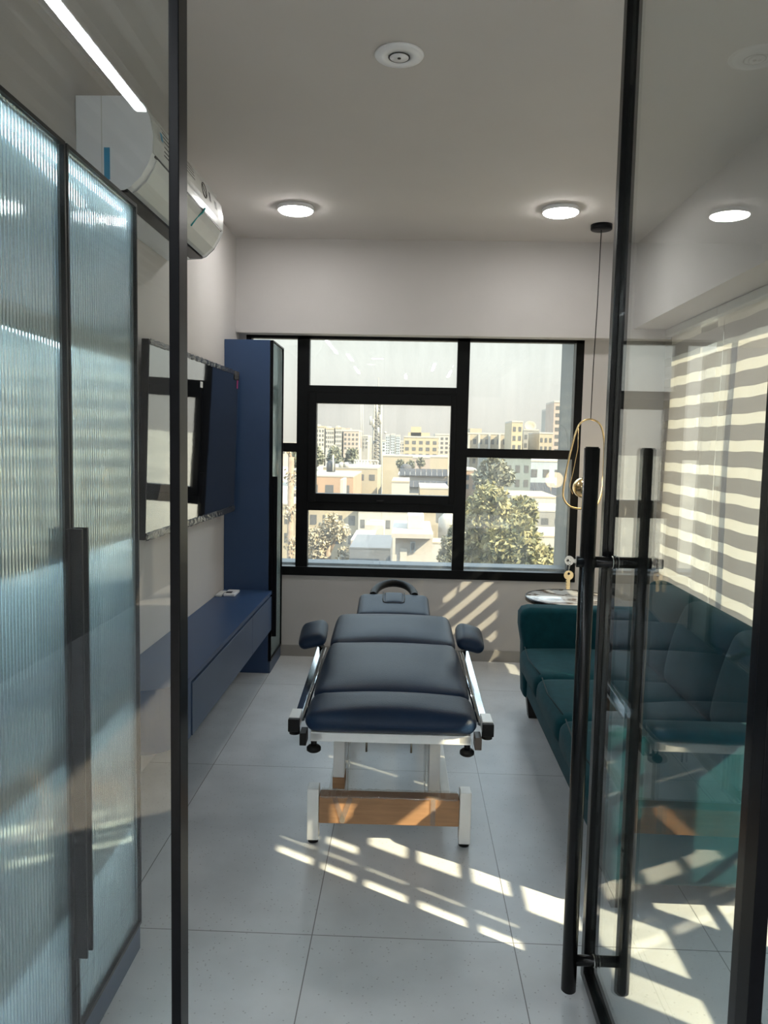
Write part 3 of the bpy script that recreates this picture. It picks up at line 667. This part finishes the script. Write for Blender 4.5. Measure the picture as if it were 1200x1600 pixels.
# base: end frames with feet
for yb in (-.665, .66):
    for sx_ in (-1, 1):
        l_ = MB().box(sx_*.278-.021, sx_*.278+.021, yb, yb+.06, .018, .212, bev=.004).build('foot', 'white_metal', bd)
        MB().cyl((sx_*.278, yb+.03, .001), (sx_*.278, yb+.03, .018), .019).build('rubber_foot', 'rubber', l_)
    MB().box(-.257, .257, yb+.01, yb+.055, .095, .155, bev=.003).build('cross_beam', 'white_metal', bd)
    cb = MB().box(-.256, .256, yb+.004, yb+.066, .082, .182, bev=.004).build('cardboard_wrap', 'card', bd)
    tp = MB()
    bm = bmesh.new(); random.seed(5); g_ = []
    for i in range(61):
        x_ = -.25+.5*i/60
        g_.append([bm.verts.new((x_, yb+.0015+.0025*random.random(), .176+.008*random.random())), bm.verts.new((x_, yb+.001+.002*random.random(), .187+.004*random.random())), bm.verts.new((x_, yb+.06, .188+.005*random.random()))])
    for i in range(60):
        for j in range(2): bm.faces.new((g_[i][j], g_[i+1][j], g_[i+1][j+1], g_[i][j+1])).smooth = True
    tp._add(bm, 0, None, None)
    for xa, xb_ in ((-.20, -.165), (-.14, -.175), (.16, .16)):
        tp.box(-.009, .009, yb+.0005, yb+.003, .086, .184, mtx=Matrix.Translation(((xa+xb_)/2, 0, 0)) @ Matrix.Translation((0, 0, .135)) @ Matrix.Rotation(math.atan2(xa-xb_, .1), 4, 'Y') @ Matrix.Translation((0, 0, -.135)))
    tp.build('packing_tape', 'tape', cb)
for sx_ in (-1, 1): MB().box(sx_*.215-.018, sx_*.215+.018, -.60, .66, .11, .145, bev=.003).build('base_rail', 'white_metal', bd)
MB().box(-.218, -.172, -.525, -.435, .15, .195).build('cardboard_cuff', 'card', bd)

# ------------------------------------------------------------ sofa
sf = thing('sofa', 'long teal velvet three-seat sofa under the striped blinds', 'sofa', (1.05, 3.33, 0))
SY0, SY1 = 2.36, 4.30
MB().cushion(.665, 1.50, SY0+.01, SY1-.01, .10, .30, r=.03, puff=0).build('seat_base', 'teal', sf)
SYs = [2.50, 3.05, 3.60, 4.15]
for a, b2 in zip(SYs, SYs[1:]):
    c_ = MB().cushion(.618, 1.26, a+.003, b2-.003, .265, .395, r=.045, puff=.018, puff_side=.010, seg=18).build('seat_cushion', 'teal', sf)
    MB().tube([(.640, a+.03, .400), (.622, (a+b2)/2, .402), (.640, b2-.03, .400)], .003, seg=6).build('piping', 'teal_pipe', c_)
for y0, y1, nm in ((SY0, 2.49, 'near'), (4.16, SY1, 'far')):
    prof = [(.648, .10), (.640, .25), (.636, .40), (.618, .50), (.618, .565), (.635, .592), (.67, .603), (1.42, .605), (1.50, .60), (1.50, .10)]
    a_ = MB().prism(prof, 'y', y0, y1); ob = a_.build('armrest', 'teal', sf)
    bv = ob.modifiers.new('b', 'BEVEL'); bv.width = .028; bv.segments = 4; bv.limit_method = 'ANGLE'; bv.angle_limit = radians(50)
    for p_ in ob.data.polygons: p_.use_smooth = True
MB().cushion(1.40, 1.56, SY0+.01, SY1-.01, .10, .70, r=.05, puff=.0, seg=10).build('backrest', 'teal', sf)
for k, (a, b2) in enumerate(zip(SYs, SYs[1:])):
    q = Matrix.Translation((1.30, (a+b2)/2, .58)) @ Matrix.Rotation(radians(14), 4, 'Y')
    MB().cushion(-.07, .07, -(b2-a)/2+.006, (b2-a)/2-.006, -.21, .21, r=.065, puff=.0, mtx=q, puff_side=.035, seg=16).build('back_cushion', 'teal', sf)
for x_ in (.70, 1.44):
    for y_ in (SY0+.08, SY1-.12):
        MB().prism([(x_-.035, .12), (x_+.04, .12), (x_+.024, 0), (x_-.020, 0)], 'y', y_-.03, y_+.03).build('leg', 'wood_dark', sf)

# ------------------------------------------------------------ side table
TBX, TBY, TBZ = .985, 4.70, .565
tb = thing('side_table', 'round marble-topped side table between the sofa arm and the window', 'side table', (TBX, TBY, 0))
MB().lathe([(0, TBZ-.002), (.254, TBZ-.002), (.256, TBZ-.006), (.256, TBZ-.018), (.25, TBZ-.020), (0, TBZ-.020)], (TBX, TBY, 0), seg=64).build('table_top', 'marble', tb)
MB().lathe([(.257, TBZ+.001), (.261, TBZ+.001), (.261, TBZ-.024), (.257, TBZ-.024), (.257, TBZ+.001)], (TBX, TBY, 0), seg=64).build('rim', 'blackmetal', tb)
MB().cyl((TBX, TBY, .02), (TBX, TBY, TBZ-.02), .018).build('stem', 'blackmetal', tb)
MB().lathe([(0, 0), (.17, 0), (.17, .012), (.02, .022), (0, .022)], (TBX, TBY, 0)).build('base', 'blackmetal', tb)

# ------------------------------------------------------------ the city outside
GZ = -12.0
struct('ground', B(-900, 900, 8, 1500, GZ-1, GZ), mat('dusty_ground', (.28, .25, .20), .9, var=.2, scale=.05), label='dusty ground of the city beyond the window')
def cm(name, c, var=.08, sc=.4, rough=.85): return mat(name, c, rough, var=var, scale=sc)
K = {'slate': cm('slate_roof', (.09, .095, .105)), 'cream': cm('cream_render', (.27, .23, .17)), 'white': cm('white_render', (.31, .29, .26)), 'pink': cm('pinkish_render', (.27, .22, .19)), 'yellow': cm('yellow_render', (.30, .25, .165)),
     'grey': cm('grey_render', (.21, .20, .185)), 'brick': cm('orange_brick', (.28, .185, .125)), 'dark': cm('dark_opening', (.07, .07, .072)), 'roof': cm('roof_concrete', (.30, .27, .24)),
     'blue': cm('pale_blue_render', (.27, .30, .32)), 'haze': cm('sandy_haze_render', (.32, .29, .255)), 'solar': mat('solar_cells', (.05, .052, .06), .85, var=.1, spec=.05), 'tank': cm('black_tank', (.05, .05, .055)), 'green': cm('grey_green_wall', (.14, .16, .155))}  # haze tone: sandy render paled to put distance haze into the colour
BX = []
def bld(name, label, px0, px1, pyt, Y, depth, col, zb=GZ, cols=0, rows=0, wz=None, cat='building', group=None, roofbox=None, pyb=None):
    a = at(px0, pyt, Y); b2 = at(px1, pyt, Y); zt = (a.z+b2.z)/2
    if pyb is not None: zb = at((px0+px1)/2, pyb, Y).z
    x0, x1 = a.x, b2.x; t_ = thing(name, label, cat, ((x0+x1)/2, Y, zb), group=group)
    MB().box(x0, x1, Y, Y+depth, zb, zt).build('wall', K[col], t_)
    u = Y/1220.0; BX.append((x0-.3, x1+.3, Y-.3, Y+depth+.3))
    MB().box(x0-.15*u, x1+.15*u, Y-.6*u, Y+depth, zt, zt+1.2*u*2).build('parapet', K['slate' if col == 'slate' else ('white' if col != 'white' else 'cream')], t_)
    if roofbox:
        for (f0, f1, hh) in roofbox: MB().box(x0+(x1-x0)*f0, x0+(x1-x0)*f1, Y+.5, Y+depth*.6, zt, zt+hh*u).build('roof_room', K[col], t_)
    if cols:
        w_ = (x1-x0)/cols; hh = (wz or 9)*u
        proto = None
        for i in range(cols):
            for j in range(rows):
                cx = x0+w_*(i+.5); cz = zt-hh*(j+.75)
                if proto is None: proto = MB().box(-w_*.26, w_*.26, -.06*u*6, .1, -hh*.26, hh*.26).build('window', K['dark'], t_); o_ = proto
                else: o_ = proto.copy(); C.objects.link(o_)
                o_.location = (cx, Y, cz)
                o_.parent = t_; o_.matrix_parent_inverse = PINV[t_.name]
    return t_
# far skyline
random.seed(11)
cols_ = ['haze', 'white', 'pink', 'cream', 'blue', 'grey']
x = 440
sky = []
while x < 905:
    w_ = random.choice((9, 12, 15, 20)); top_ = random.uniform(683, 699)+(x-600)*.02
    sky.append((x, x+w_, top_)); x += w_*random.uniform(.8, 1.3)
for i, (a, b2, tp_) in enumerate(sky):
    bld('distant_block', 'small hazy block on the far skyline', a, b2, tp_, 420+i % 5*22, 15, cols_[i % 6], group='hazy blocks along the far skyline', cols=3 if b2-a > 10 else 2, rows=3, wz=5)
for a, b2, tp_, lb_ in ((603, 609, 681, 'slim pale tower immediately right of the telecom mast'), (611, 617, 680, 'middle of three slim pale towers right of the mast'), (619, 625, 682, 'slim pale tower nearest the cream stepped building')):
    bld('tower_block', lb_, a, b2, tp_, 380, 10, 'blue', group='slim towers right of the mast', cols=2, rows=8, wz=4)
# white apartments on the left of the sash
for a, b2, tp_, lb_ in ((489, 507, 668, 'white apartment block at the left edge of the opening sash'), (509, 522, 671, 'white apartment block, second from the left in the sash'), (524, 534, 670, 'narrow white apartment block left of the telecom mast'), (537, 561, 674, 'pinkish apartment block just left of the telecom mast')):
    bld('apartment_block', lb_, a, b2, tp_, 230, 14, 'white' if a < 530 else 'pink', cols=4, rows=4, wz=7, roofbox=((.1, .4, 5),))
bld('apartment_block', 'grey block low between the pinkish flats and the mast', 556, 575, 682, 255, 14, 'grey', cols=4, rows=3, wz=6)
# yellow stepped building
yb_ = bld('stepped_building', 'cream stepped building with roof rooms, right half of the sash', 631, 685, 684, 120, 12, 'yellow', cols=5, rows=4, wz=10, roofbox=((.12, .75, 8), (.2, .5, 17)))
bld('apartment_block', 'sandy block right behind the cream stepped building', 680, 702, 680, 135, 10, 'haze', cols=3, rows=5, wz=7)
bld('long_shed', 'low cream wall below the stepped building', 598, 700, 714, 100, 6, 'cream')
bld('brick_house', 'pinkish brick house in front of the low cream wall', 645, 672, 716, 88, 6, 'pink')
# solar roofs
bld('solar_roof', 'upper grey flat roof under the solar panels in the sash', 622, 702, 744, 63, 6, 'grey')
def solar(name, label, px0, px1, py0, py1, Y, nx):
    a = at(px0, py1, Y); b2 = at(px1, py1, Y); c1 = at(px0, py0, Y); zt = c1.z-a.z
    BX.append((a.x-.5, b2.x+.5, Y-.5, Y+2.5)); t_ = thing(name, label, 'solar panels', ((a.x+b2.x)/2, Y, a.z)); w_ = (b2.x-a.x)/nx
    for i in range(nx):
        q = Matrix.Translation((a.x+w_*(i+.5), Y, a.z)) @ Matrix.Rotation(radians(28), 4, 'X')
        L = zt/sin(radians(28))
        MB().box(-w_*.47, w_*.47, 0, L, 0, .04, mtx=q).build('panel', K['solar'], t_)
    MB().box(a.x, b2.x, Y+.3, Y+1.5, a.z-1.5, a.z-.02).build('support', K['white'], t_)
    return t_
solar('solar_array', 'upper row of solar panels in the sash', 624, 700, 733, 743, 60, 9)
solar('solar_array', 'lower row of solar panels in the sash', 628, 700, 752, 761, 53.5, 8)
solar('solar_array', 'solar panels beyond the tree, right of the centre mullion', 826, 872, 756, 774, 55, 5)
bld('flat_building', 'low white building in front of the solar panels', 612, 640, 754, 45, 5, 'white')
bld('flat_building', 'cream low roof at the lower right of the sash', 656, 702, 764, 46, 5, 'cream')
# brick house and roof rooms left
bld('brick_house', 'orange brick house at lower left of the sash', 478, 552, 745, 52, 9, 'brick', cols=3, rows=1, wz=26)
bld('brick_house', 'small orange roof house behind the brick house', 505, 590, 732, 62, 8, 'cream', cols=5, rows=1, wz=18)
t_ = thing('water_tank', 'black water tank on the rooftop at the left of the sash', 'water tank', at(517, 738, 63))
u = 58/1220; p_ = at(517, 737, 58)
MB().lathe([(0, 0), (7*u, 0), (7*u, 13*u), (5*u, 16*u), (2*u, 17*u), (2*u, 18.5*u), (0, 18.5*u)], p_, seg=20).build('drum', K['tank'], t_)
MB().cyl(p_+Vector((4*u, -8*u, .05)), p_+Vector((4*u, -8*u, 26*u)), .06).build('pole', K['white'], t_)
t_ = thing('water_tank', 'pair of white water tanks beside the black tank', 'water tank', at(537, 733, 60)); p_ = at(537, 731, 60); u = 60/1220
for dx in (-4*u, 4*u): MB().lathe([(0, .02), (4*u, .02), (4*u, 7*u), (2*u, 9*u), (0, 9*u)], p_+Vector((dx, 0, 0)), seg=16).build('drum', K['white'], t_)
# roof terrace with railing
t_ = thing('roof_terrace', 'roof terrace with white railing left of the telecom mast', 'roof terrace', at(570, 735, 70)); u = 70/1220; a = at(553, 735, 70); b2 = at(590, 735, 70)
MB().box(a.x, b2.x, 70, 76, a.z-3, a.z).build('floor_slab', K['cream'], t_)
MB().box(a.x, a.x+18*u, 72, 75, a.z, a.z+14*u).build('hut', K['blue'], t_)
for k in range(9): MB().cyl((a.x+(b2.x-a.x)*k/8, 70.2, a.z), (a.x+(b2.x-a.x)*k/8, 70.2, a.z+16*u), .05, seg=6).build('railing_post', K['white'], t_)
MB().box(a.x, b2.x, 70.1, 70.3, a.z+15*u, a.z+17*u).build('canopy_beam', K['white'], t_)
# telecom mast
t_ = thing('telecom_mast', 'lattice telecom mast with white antennas in the opening sash', 'mast', at(588, 745, 84)); Ym = 84; u = Ym/1220
b0 = at(588, 760, Ym); t0 = at(588, 590, Ym); w0, w1 = 13*u, 10*u
lat = MB(); nseg = 24; legs = ((-1, -1), (1, -1), (1, 1), (-1, 1))
def lp_(k, l): 
    s_ = k/nseg; w_ = (w0*(1-s_)+w1*s_)/2; return Vector((b0.x+l[0]*w_, Ym+l[1]*w_, b0.z+(t0.z-b0.z)*.82*s_))
for l in legs: lat.tube([lp_(0, l), lp_(nseg, l)], .12, seg=5)
for k in range(nseg):
    for i in range(4):
        lat.tube([lp_(k, legs[i]), lp_(k+1, legs[(i+1) % 4])], .065, seg=4); lat.tube([lp_(k+1, legs[i]), lp_(k+1, legs[(i+1) % 4])], .06, seg=4)
lat.build('lattice', K['grey'], t_)
MB().cyl(lp_(nseg, (0, 0)), (b0.x, Ym, t0.z), .05, seg=6).build('spike', K['grey'], t_)
for dx, py0, py1 in ((-9, 650, 664), (1, 630, 655), (6, 648, 662), (-5, 655, 668), (3, 668, 680), (-24, 628, 700), (-21, 628, 705)):
    a = at(588+dx, py0, Ym-1); b2 = at(588+dx, py1, Ym-1)
    MB().cyl(a, b2, .12 if py1-py0 < 40 else .035, seg=8).build('antenna', K['white'], t_)
for dx, pyy in ((14, 676), (-14, 690)):
    a = at(588+dx, pyy, Ym-1); MB().cyl(a, a+Vector((0, -.3, 0)), .14, seg=14).build('dish', K['white'], t_)
# apartment row on the right of the centre mullion
ar = bld('apartment_row', 'long cream apartment row beyond the tree, right pane', 728, 812, 679, 105, 12, 'cream', cols=9, rows=5, wz=15, roofbox=((.08, .3, 9),))
for k in range(6):
    a = at(733+k*16, 679, 104.4); u = 105/1220
    MB().box(a.x-.5*u*3, a.x+.5*u*3, 104.3, 105, GZ, a.z).build('column', K['white'], ar)
bld('stair_tower', 'tall cream stair tower in the middle of the apartment row', 800, 817, 660, 96, 7, 'yellow', cols=2, rows=5, wz=14)
sbk = bld('apartment_row', 'grey apartment block right of the stair tower', 818, 842, 673, 108, 9, 'grey', cols=3, rows=5, wz=13)
p_ = at(828, 668, 111); u = 111/1220
sd = MB().lathe([(0, 0), (4*u, .6*u), (7*u, 2*u), (9*u, 4.5*u), (8.6*u, 4.7*u), (6*u, 2.6*u), (0, .8*u)], p_, mtx=Matrix.Rotation(radians(60), 4, 'X')).build('satellite_dish', K['cream'], sbk)
MB().cyl(p_, p_-Vector((0, -.4, 9*u)), .15).build('stand', K['grey'], sd)
bld('apartment_block', 'cream block right of the dish, right pane', 843, 864, 678, 97, 9, 'cream', cols=3, rows=4, wz=13)
bld('tower_block', 'tall pinkish tower at the right edge of the window', 866, 878, 629, 150, 9, 'pink', cols=1, rows=8, wz=11)
bld('tower_block', 'grey narrow tower left of the tall pinkish tower', 858, 866, 640, 164, 9, 'grey', cols=1, rows=9, wz=8)
bld('grey_house', 'grey-green house behind the tree crown', 762, 830, 716, 48, 6, 'green', cols=5, rows=2, wz=22)  # plain grey-green wall colour
bld('grey_house', 'dull blue-grey house right of the tree', 826, 900, 722, 58, 8, 'blue', cols=4, rows=2, wz=24)
bld('flat_building', 'white low roof between the tree and the solar panels', 800, 872, 778, 40, 5, 'white', cols=5, rows=1, wz=16)
bld('flat_building', 'grey low building at the lower right beyond the tree', 820, 905, 800, 32, 4, 'grey', cols=4, rows=1, wz=20)
bld('flat_building', 'cream courtyard house right of the tree, lowest in the pane', 828, 910, 840, 26, 3, 'white')
bld('orange_house', 'orange house left of the tree in the right pane', 724, 748, 736, 55, 6, 'brick', cols=2, rows=2, wz=14)
# lower pane
bld('white_building', 'sunlit white building at the left of the lowest pane', 560, 640, 800, 30, 5, 'white', cols=6, rows=1, wz=26)
bld('white_building', 'sunlit cream building behind the bare branches', 440, 560, 790, 34, 6, 'cream', cols=6, rows=2, wz=30)
gr_ = bld('grey_roof', 'flat dark grey roof with clutter in the lowest pane', 546, 610, 858, 18, 2.6, 'slate', cat='roof')
for k_, (a_, w__, h__) in enumerate(((552, 10, 5), (570, 6, 9), (580, 14, 4), (598, 5, 8))):
    p0 = at(a_, 857, 18.6+.3*(k_ % 2)); u_ = 18.6/1220
    MB().box(p0.x, p0.x+w__*u_, p0.y, p0.y+.4, p0.z-.05, p0.z+h__*u_).build('roof_clutter', K['blue' if k_ % 2 else 'grey'], gr_)
bld('brick_house', 'small tan building below the striped awning', 548, 582, 846, 22, 2.5, 'pink', cat='building')
t_ = thing('slatted_stair', 'cream slatted roof steps in the lowest pane', 'steps', at(585, 845, 26)); u = 26/1220; a = at(568, 848, 26)
for k in range(5): MB().box(a.x+k*.02, a.x+28*u, 26+k*.5, 26.3+k*.5, a.z+k*6*u, a.z+k*6*u+2.4*u).build('slat', K['white'], t_)
MB().box(a.x, a.x+30*u, 26.9, 28.4, a.z-1, a.z+24*u).build('roof_block', K['roof'], t_)
cb_ = bld('roof_cabin', 'beige roof cabin with small blue window in the lowest pane', 618, 676, 838, 15, 2.2, 'haze')
u = 15/1220; a = at(612, 838, 15); b2 = at(676, 838, 15)
MB().box(a.x, b2.x, 14.75, 17.3, a.z, a.z+7*u).build('roof_slab', K['roof'], cb_)
w_ = at(645, 854, 15); MB().box(w_.x-4*u, w_.x+4*u, 14.96, 15.02, w_.z-9*u, w_.z+8*u).build('window', K['blue'], cb_); MB().box(w_.x-2.6*u, w_.x+2.6*u, 14.93, 14.97, w_.z-7*u, w_.z+6*u).build('window', K['dark'], cb_)
d_ = at(630, 868, 15); MB().box(d_.x-5*u, d_.x+6*u, 14.96, 15.02, d_.z-18*u, d_.z+12*u).build('door', K['white'], cb_)
t_ = thing('water_tank', 'square white tank standing on the beige roof cabin', 'water tank', at(650, 829, 15.6)); a = at(636, 829, 15.6); b2 = at(662, 829, 15.6)
MB().box(a.x, b2.x, 15.6, 16.6, a.z+.02, a.z+26*u, bev=.02).build('tank', K['white'], t_)
MB().box(a.x+.04, b2.x-.04, 15.7, 16.5, a.z-.02, a.z+.02).build('base', K['dark'], t_)
bld('yard_wall', 'pale boundary wall right of the beige roof cabin', 672, 730, 850, 22, 1, 'white', cat='wall')

# crowded roofs in between
rb = random.Random(21); n_h = 0
BX += [(-3, 12, 14, 24), (-60, -5, 112, 130), (-8, 0, 79, 90)]
def where(px, py):
    return 'in the narrow left pane' if px < 466 else ('in the lowest pane' if px < 716 and py > 780 else ('in the opening sash' if px < 716 else ('beyond the tree in the right pane' if py > 710 else 'behind the right transom')))
used_l = {}
for _ in range(400):
    if n_h >= 34: break
    Y = rb.uniform(25, 105); pxa = rb.uniform(440, 880); w_ = rb.uniform(9, 30)*(60/Y)**.5; zr = rb.uniform(-6.5, -2.2) if Y < 60 else rb.uniform(-5, -1.2)
    py = 693+(1.47-zr)*1220/Y; a = at(pxa, py, Y); b2 = at(pxa+w_, py, Y); dp = rb.uniform(3, 6)
    if any(a.x < q[1] and b2.x > q[0] and Y < q[3] and Y+dp > q[2] for q in BX): continue
    col = rb.choice(('cream', 'white', 'pink', 'haze', 'grey', 'white', 'brick', 'roof')); nm_ = {'haze': 'sandy', 'roof': 'concrete-grey', 'brick': 'orange-brown'}.get(col, col)
    size_ = 'narrow' if w_ < 16 else 'wide'
    lb_ = 'small %s %s flat-roofed house %s' % (size_, nm_, where(pxa, py)); used_l[lb_] = used_l.get(lb_, 0)+1
    if used_l[lb_] > 3: continue
    if used_l[lb_] > 1: lb_ = 'small %s %s house %s, %s' % (size_, nm_, where(pxa, py), 'further off' if used_l[lb_] == 2 else 'among the crowded roofs, furthest')
    t_ = bld('low_house', lb_, pxa, pxa+w_, py, Y, dp, col, cols=rb.choice((2, 3, 4)), rows=2, wz=rb.uniform(9, 14)*45/Y)
    if rb.random() < .6:
        c0 = Vector(((a.x*2+b2.x)/3, Y+dp*.5, a.z+.1)); MB().lathe([(0, 0), (.55, 0), (.55, .9), (.3, 1.15), (0, 1.2)], c0, seg=14).build('water_drum', K[rb.choice(('tank', 'white'))], t_)
    if rb.random() < .6: MB().box(b2.x-(b2.x-a.x)*.35, b2.x-.2, Y+dp*.3, Y+dp*.8, a.z, a.z+rb.uniform(.8, 1.9)).build('roof_room', K[col], t_)
    n_h += 1

# trees
def leafmat(name, c1, c2):
    m, n, out = newmat(name); b = n.nodes.new('ShaderNodeBsdfPrincipled'); n.links.new(b.outputs[0], out.inputs[0])
    t = n.nodes.new('ShaderNodeTexCoord'); nz = n.nodes.new('ShaderNodeTexNoise'); nz.inputs['Scale'].default_value = 3; nz.inputs['Detail'].default_value = 3
    r = n.nodes.new('ShaderNodeValToRGB'); n.links.new(t.outputs['Object'], nz.inputs[0]); n.links.new(nz.outputs[0], r.inputs[0]); n.links.new(r.outputs[0], b.inputs[0])
    r.color_ramp.elements[0].position = .35; r.color_ramp.elements[0].color = (*c1, 1); r.color_ramp.elements[1].position = .65; r.color_ramp.elements[1].color = (*c2, 1)
    b.inputs['Roughness'].default_value = .6; return m
M['leaf'] = leafmat('olive_leaves', (.10, .10, .045), (.24, .21, .09)); M['leaf2'] = leafmat('dry_leaves', (.24, .21, .16), (.36, .30, .20)); M['leaf3'] = leafmat('dusty_green_leaves', (.12, .125, .09), (.18, .175, .12))
M['bark'] = mat('bark', (.20, .15, .11), .9, var=.2, scale=8)
def leaves(blobs, n_, size, seed):
    rnd = random.Random(seed); bm = bmesh.new()
    tot = sum(b_[3]**2 for b_ in blobs)
    for (cx, cy, cz, rr) in blobs:
        for _ in range(int(n_*rr*rr/tot)):
            v = Vector((rnd.gauss(0, 1), rnd.gauss(0, 1), rnd.gauss(0, 1))).normalized()*rr*(rnd.random()**.4)*rnd.uniform(.75, 1.12)
            c0 = Vector((cx, cy, cz))+v
            a = Vector((rnd.gauss(0, 1), rnd.gauss(0, 1), rnd.gauss(0, 1))).normalized(); b2 = a.cross(Vector((rnd.gauss(0, 1), rnd.gauss(0, 1), rnd.gauss(0, 1)))).normalized()
            s_ = size*rnd.uniform(.6, 1.3)
            vs = [bm.verts.new(c0+a*s_), bm.verts.new(c0+b2*s_*.45), bm.verts.new(c0-a*s_), bm.verts.new(c0-b2*s_*.45)]
            bm.faces.new(vs)
    return MB()._add(bm, 0, None, None)
def tree(name, label, pxs, Y, n_, size, leaf, seed, trunk_px, group=None):
    u = Y/1220; blobs = []
    for (a, b2, r_, dy) in pxs:
        p_ = at(a, b2, Y+dy); blobs.append((p_.x, p_.y, p_.z, r_*u))
    base = at(trunk_px, 700, Y); t_ = thing(name, label, 'tree', (base.x, Y, GZ), group=group)
    zt = max(b_[2] for b_ in blobs)
    tk = MB().cyl((base.x, Y, GZ), (base.x, Y, zt-abs(blobs[0][3])), .28*u*20 if Y < 40 else .3, r2=.08, seg=10)
    for b_ in blobs: tk.tube([(base.x, Y, b_[2]-2.2*b_[3]), (b_[0], b_[1], b_[2])], .05 if Y < 40 else .12, seg=6)
    tk.build('trunk', 'bark', t_)
    leaves(blobs, n_, size, seed).build('foliage', leaf, t_)
tree('leafy_tree', 'large sunlit olive-green tree filling the lower right pane', [(765, 785, 30, 0), (750, 830, 38, .5), (800, 850, 45, -.3), (815, 800, 28, .6), (845, 880, 30, 0), (770, 880, 45, .4), (725, 880, 36, .8), (820, 895, 35, -.5), (745, 800, 26, 0), (790, 815, 30, .2)], 17, 26000, .075, 'leaf', 1, 780)
tree('leafy_tree', 'small dark tree at the right end of the lowest pane', [(705, 850, 16, 0), (700, 872, 18, 0), (712, 830, 12, 0)], 16.5, 2200, .06, 'leaf3', 2, 712)
tree('bare_tree', 'dry thin-leaved tree at the left of the lowest pane', [(500, 840, 22, 0), (530, 830, 18, 0), (495, 868, 22, 0), (540, 868, 16, 0), (518, 815, 14, 0)], 21, 2600, .06, 'leaf2', 3, 515)
tree('bare_tree', 'dry tree in the narrow pane beside the far cabinet', [(455, 745, 14, 0), (452, 800, 16, 0), (458, 850, 18, 0), (450, 700, 8, 0)], 20, 420, .05, 'leaf2', 4, 455)
for i, (a, b2, r_, lb_) in enumerate(((495, 706, 8, 'dusty dark green tree below the leftmost white apartment block'), (523, 707, 9, 'dusty dark green tree below the narrow white apartment block'), (550, 710, 9, 'dusty dark green tree nearest the telecom mast'), (463, 712, 9, 'dusty tree hidden partly by the left mullion of the window'))):
    tree('dusty_tree', lb_, [(a, b2, r_, 0), (a-3, b2+9, r_, 1), (a+3, b2+12, r_, -1)], 120, 1500, .42, 'leaf3', 10+i, a, group='dusty trees below the white apartments')
for i, (a, b2, lb_) in enumerate(((625, 724, 'leftmost green bush below the stepped building'), (641, 726, 'middle green bush below the stepped building'), (657, 722, 'rightmost green bush below the stepped building'))):
    tree('round_bush', lb_, [(a, b2, 5.5, 0), (a+2, b2+2, 4.5, 0)], 80, 500, .25, 'leaf3', 20+i, a, group='green bushes below the stepped building')
tree('dusty_tree', 'grey-green tree crown left of the grey-green house in the right pane', [(770, 735, 22, 0), (755, 748, 16, 0), (790, 745, 14, 0)], 46, 2500, .2, 'leaf3', 30, 770)
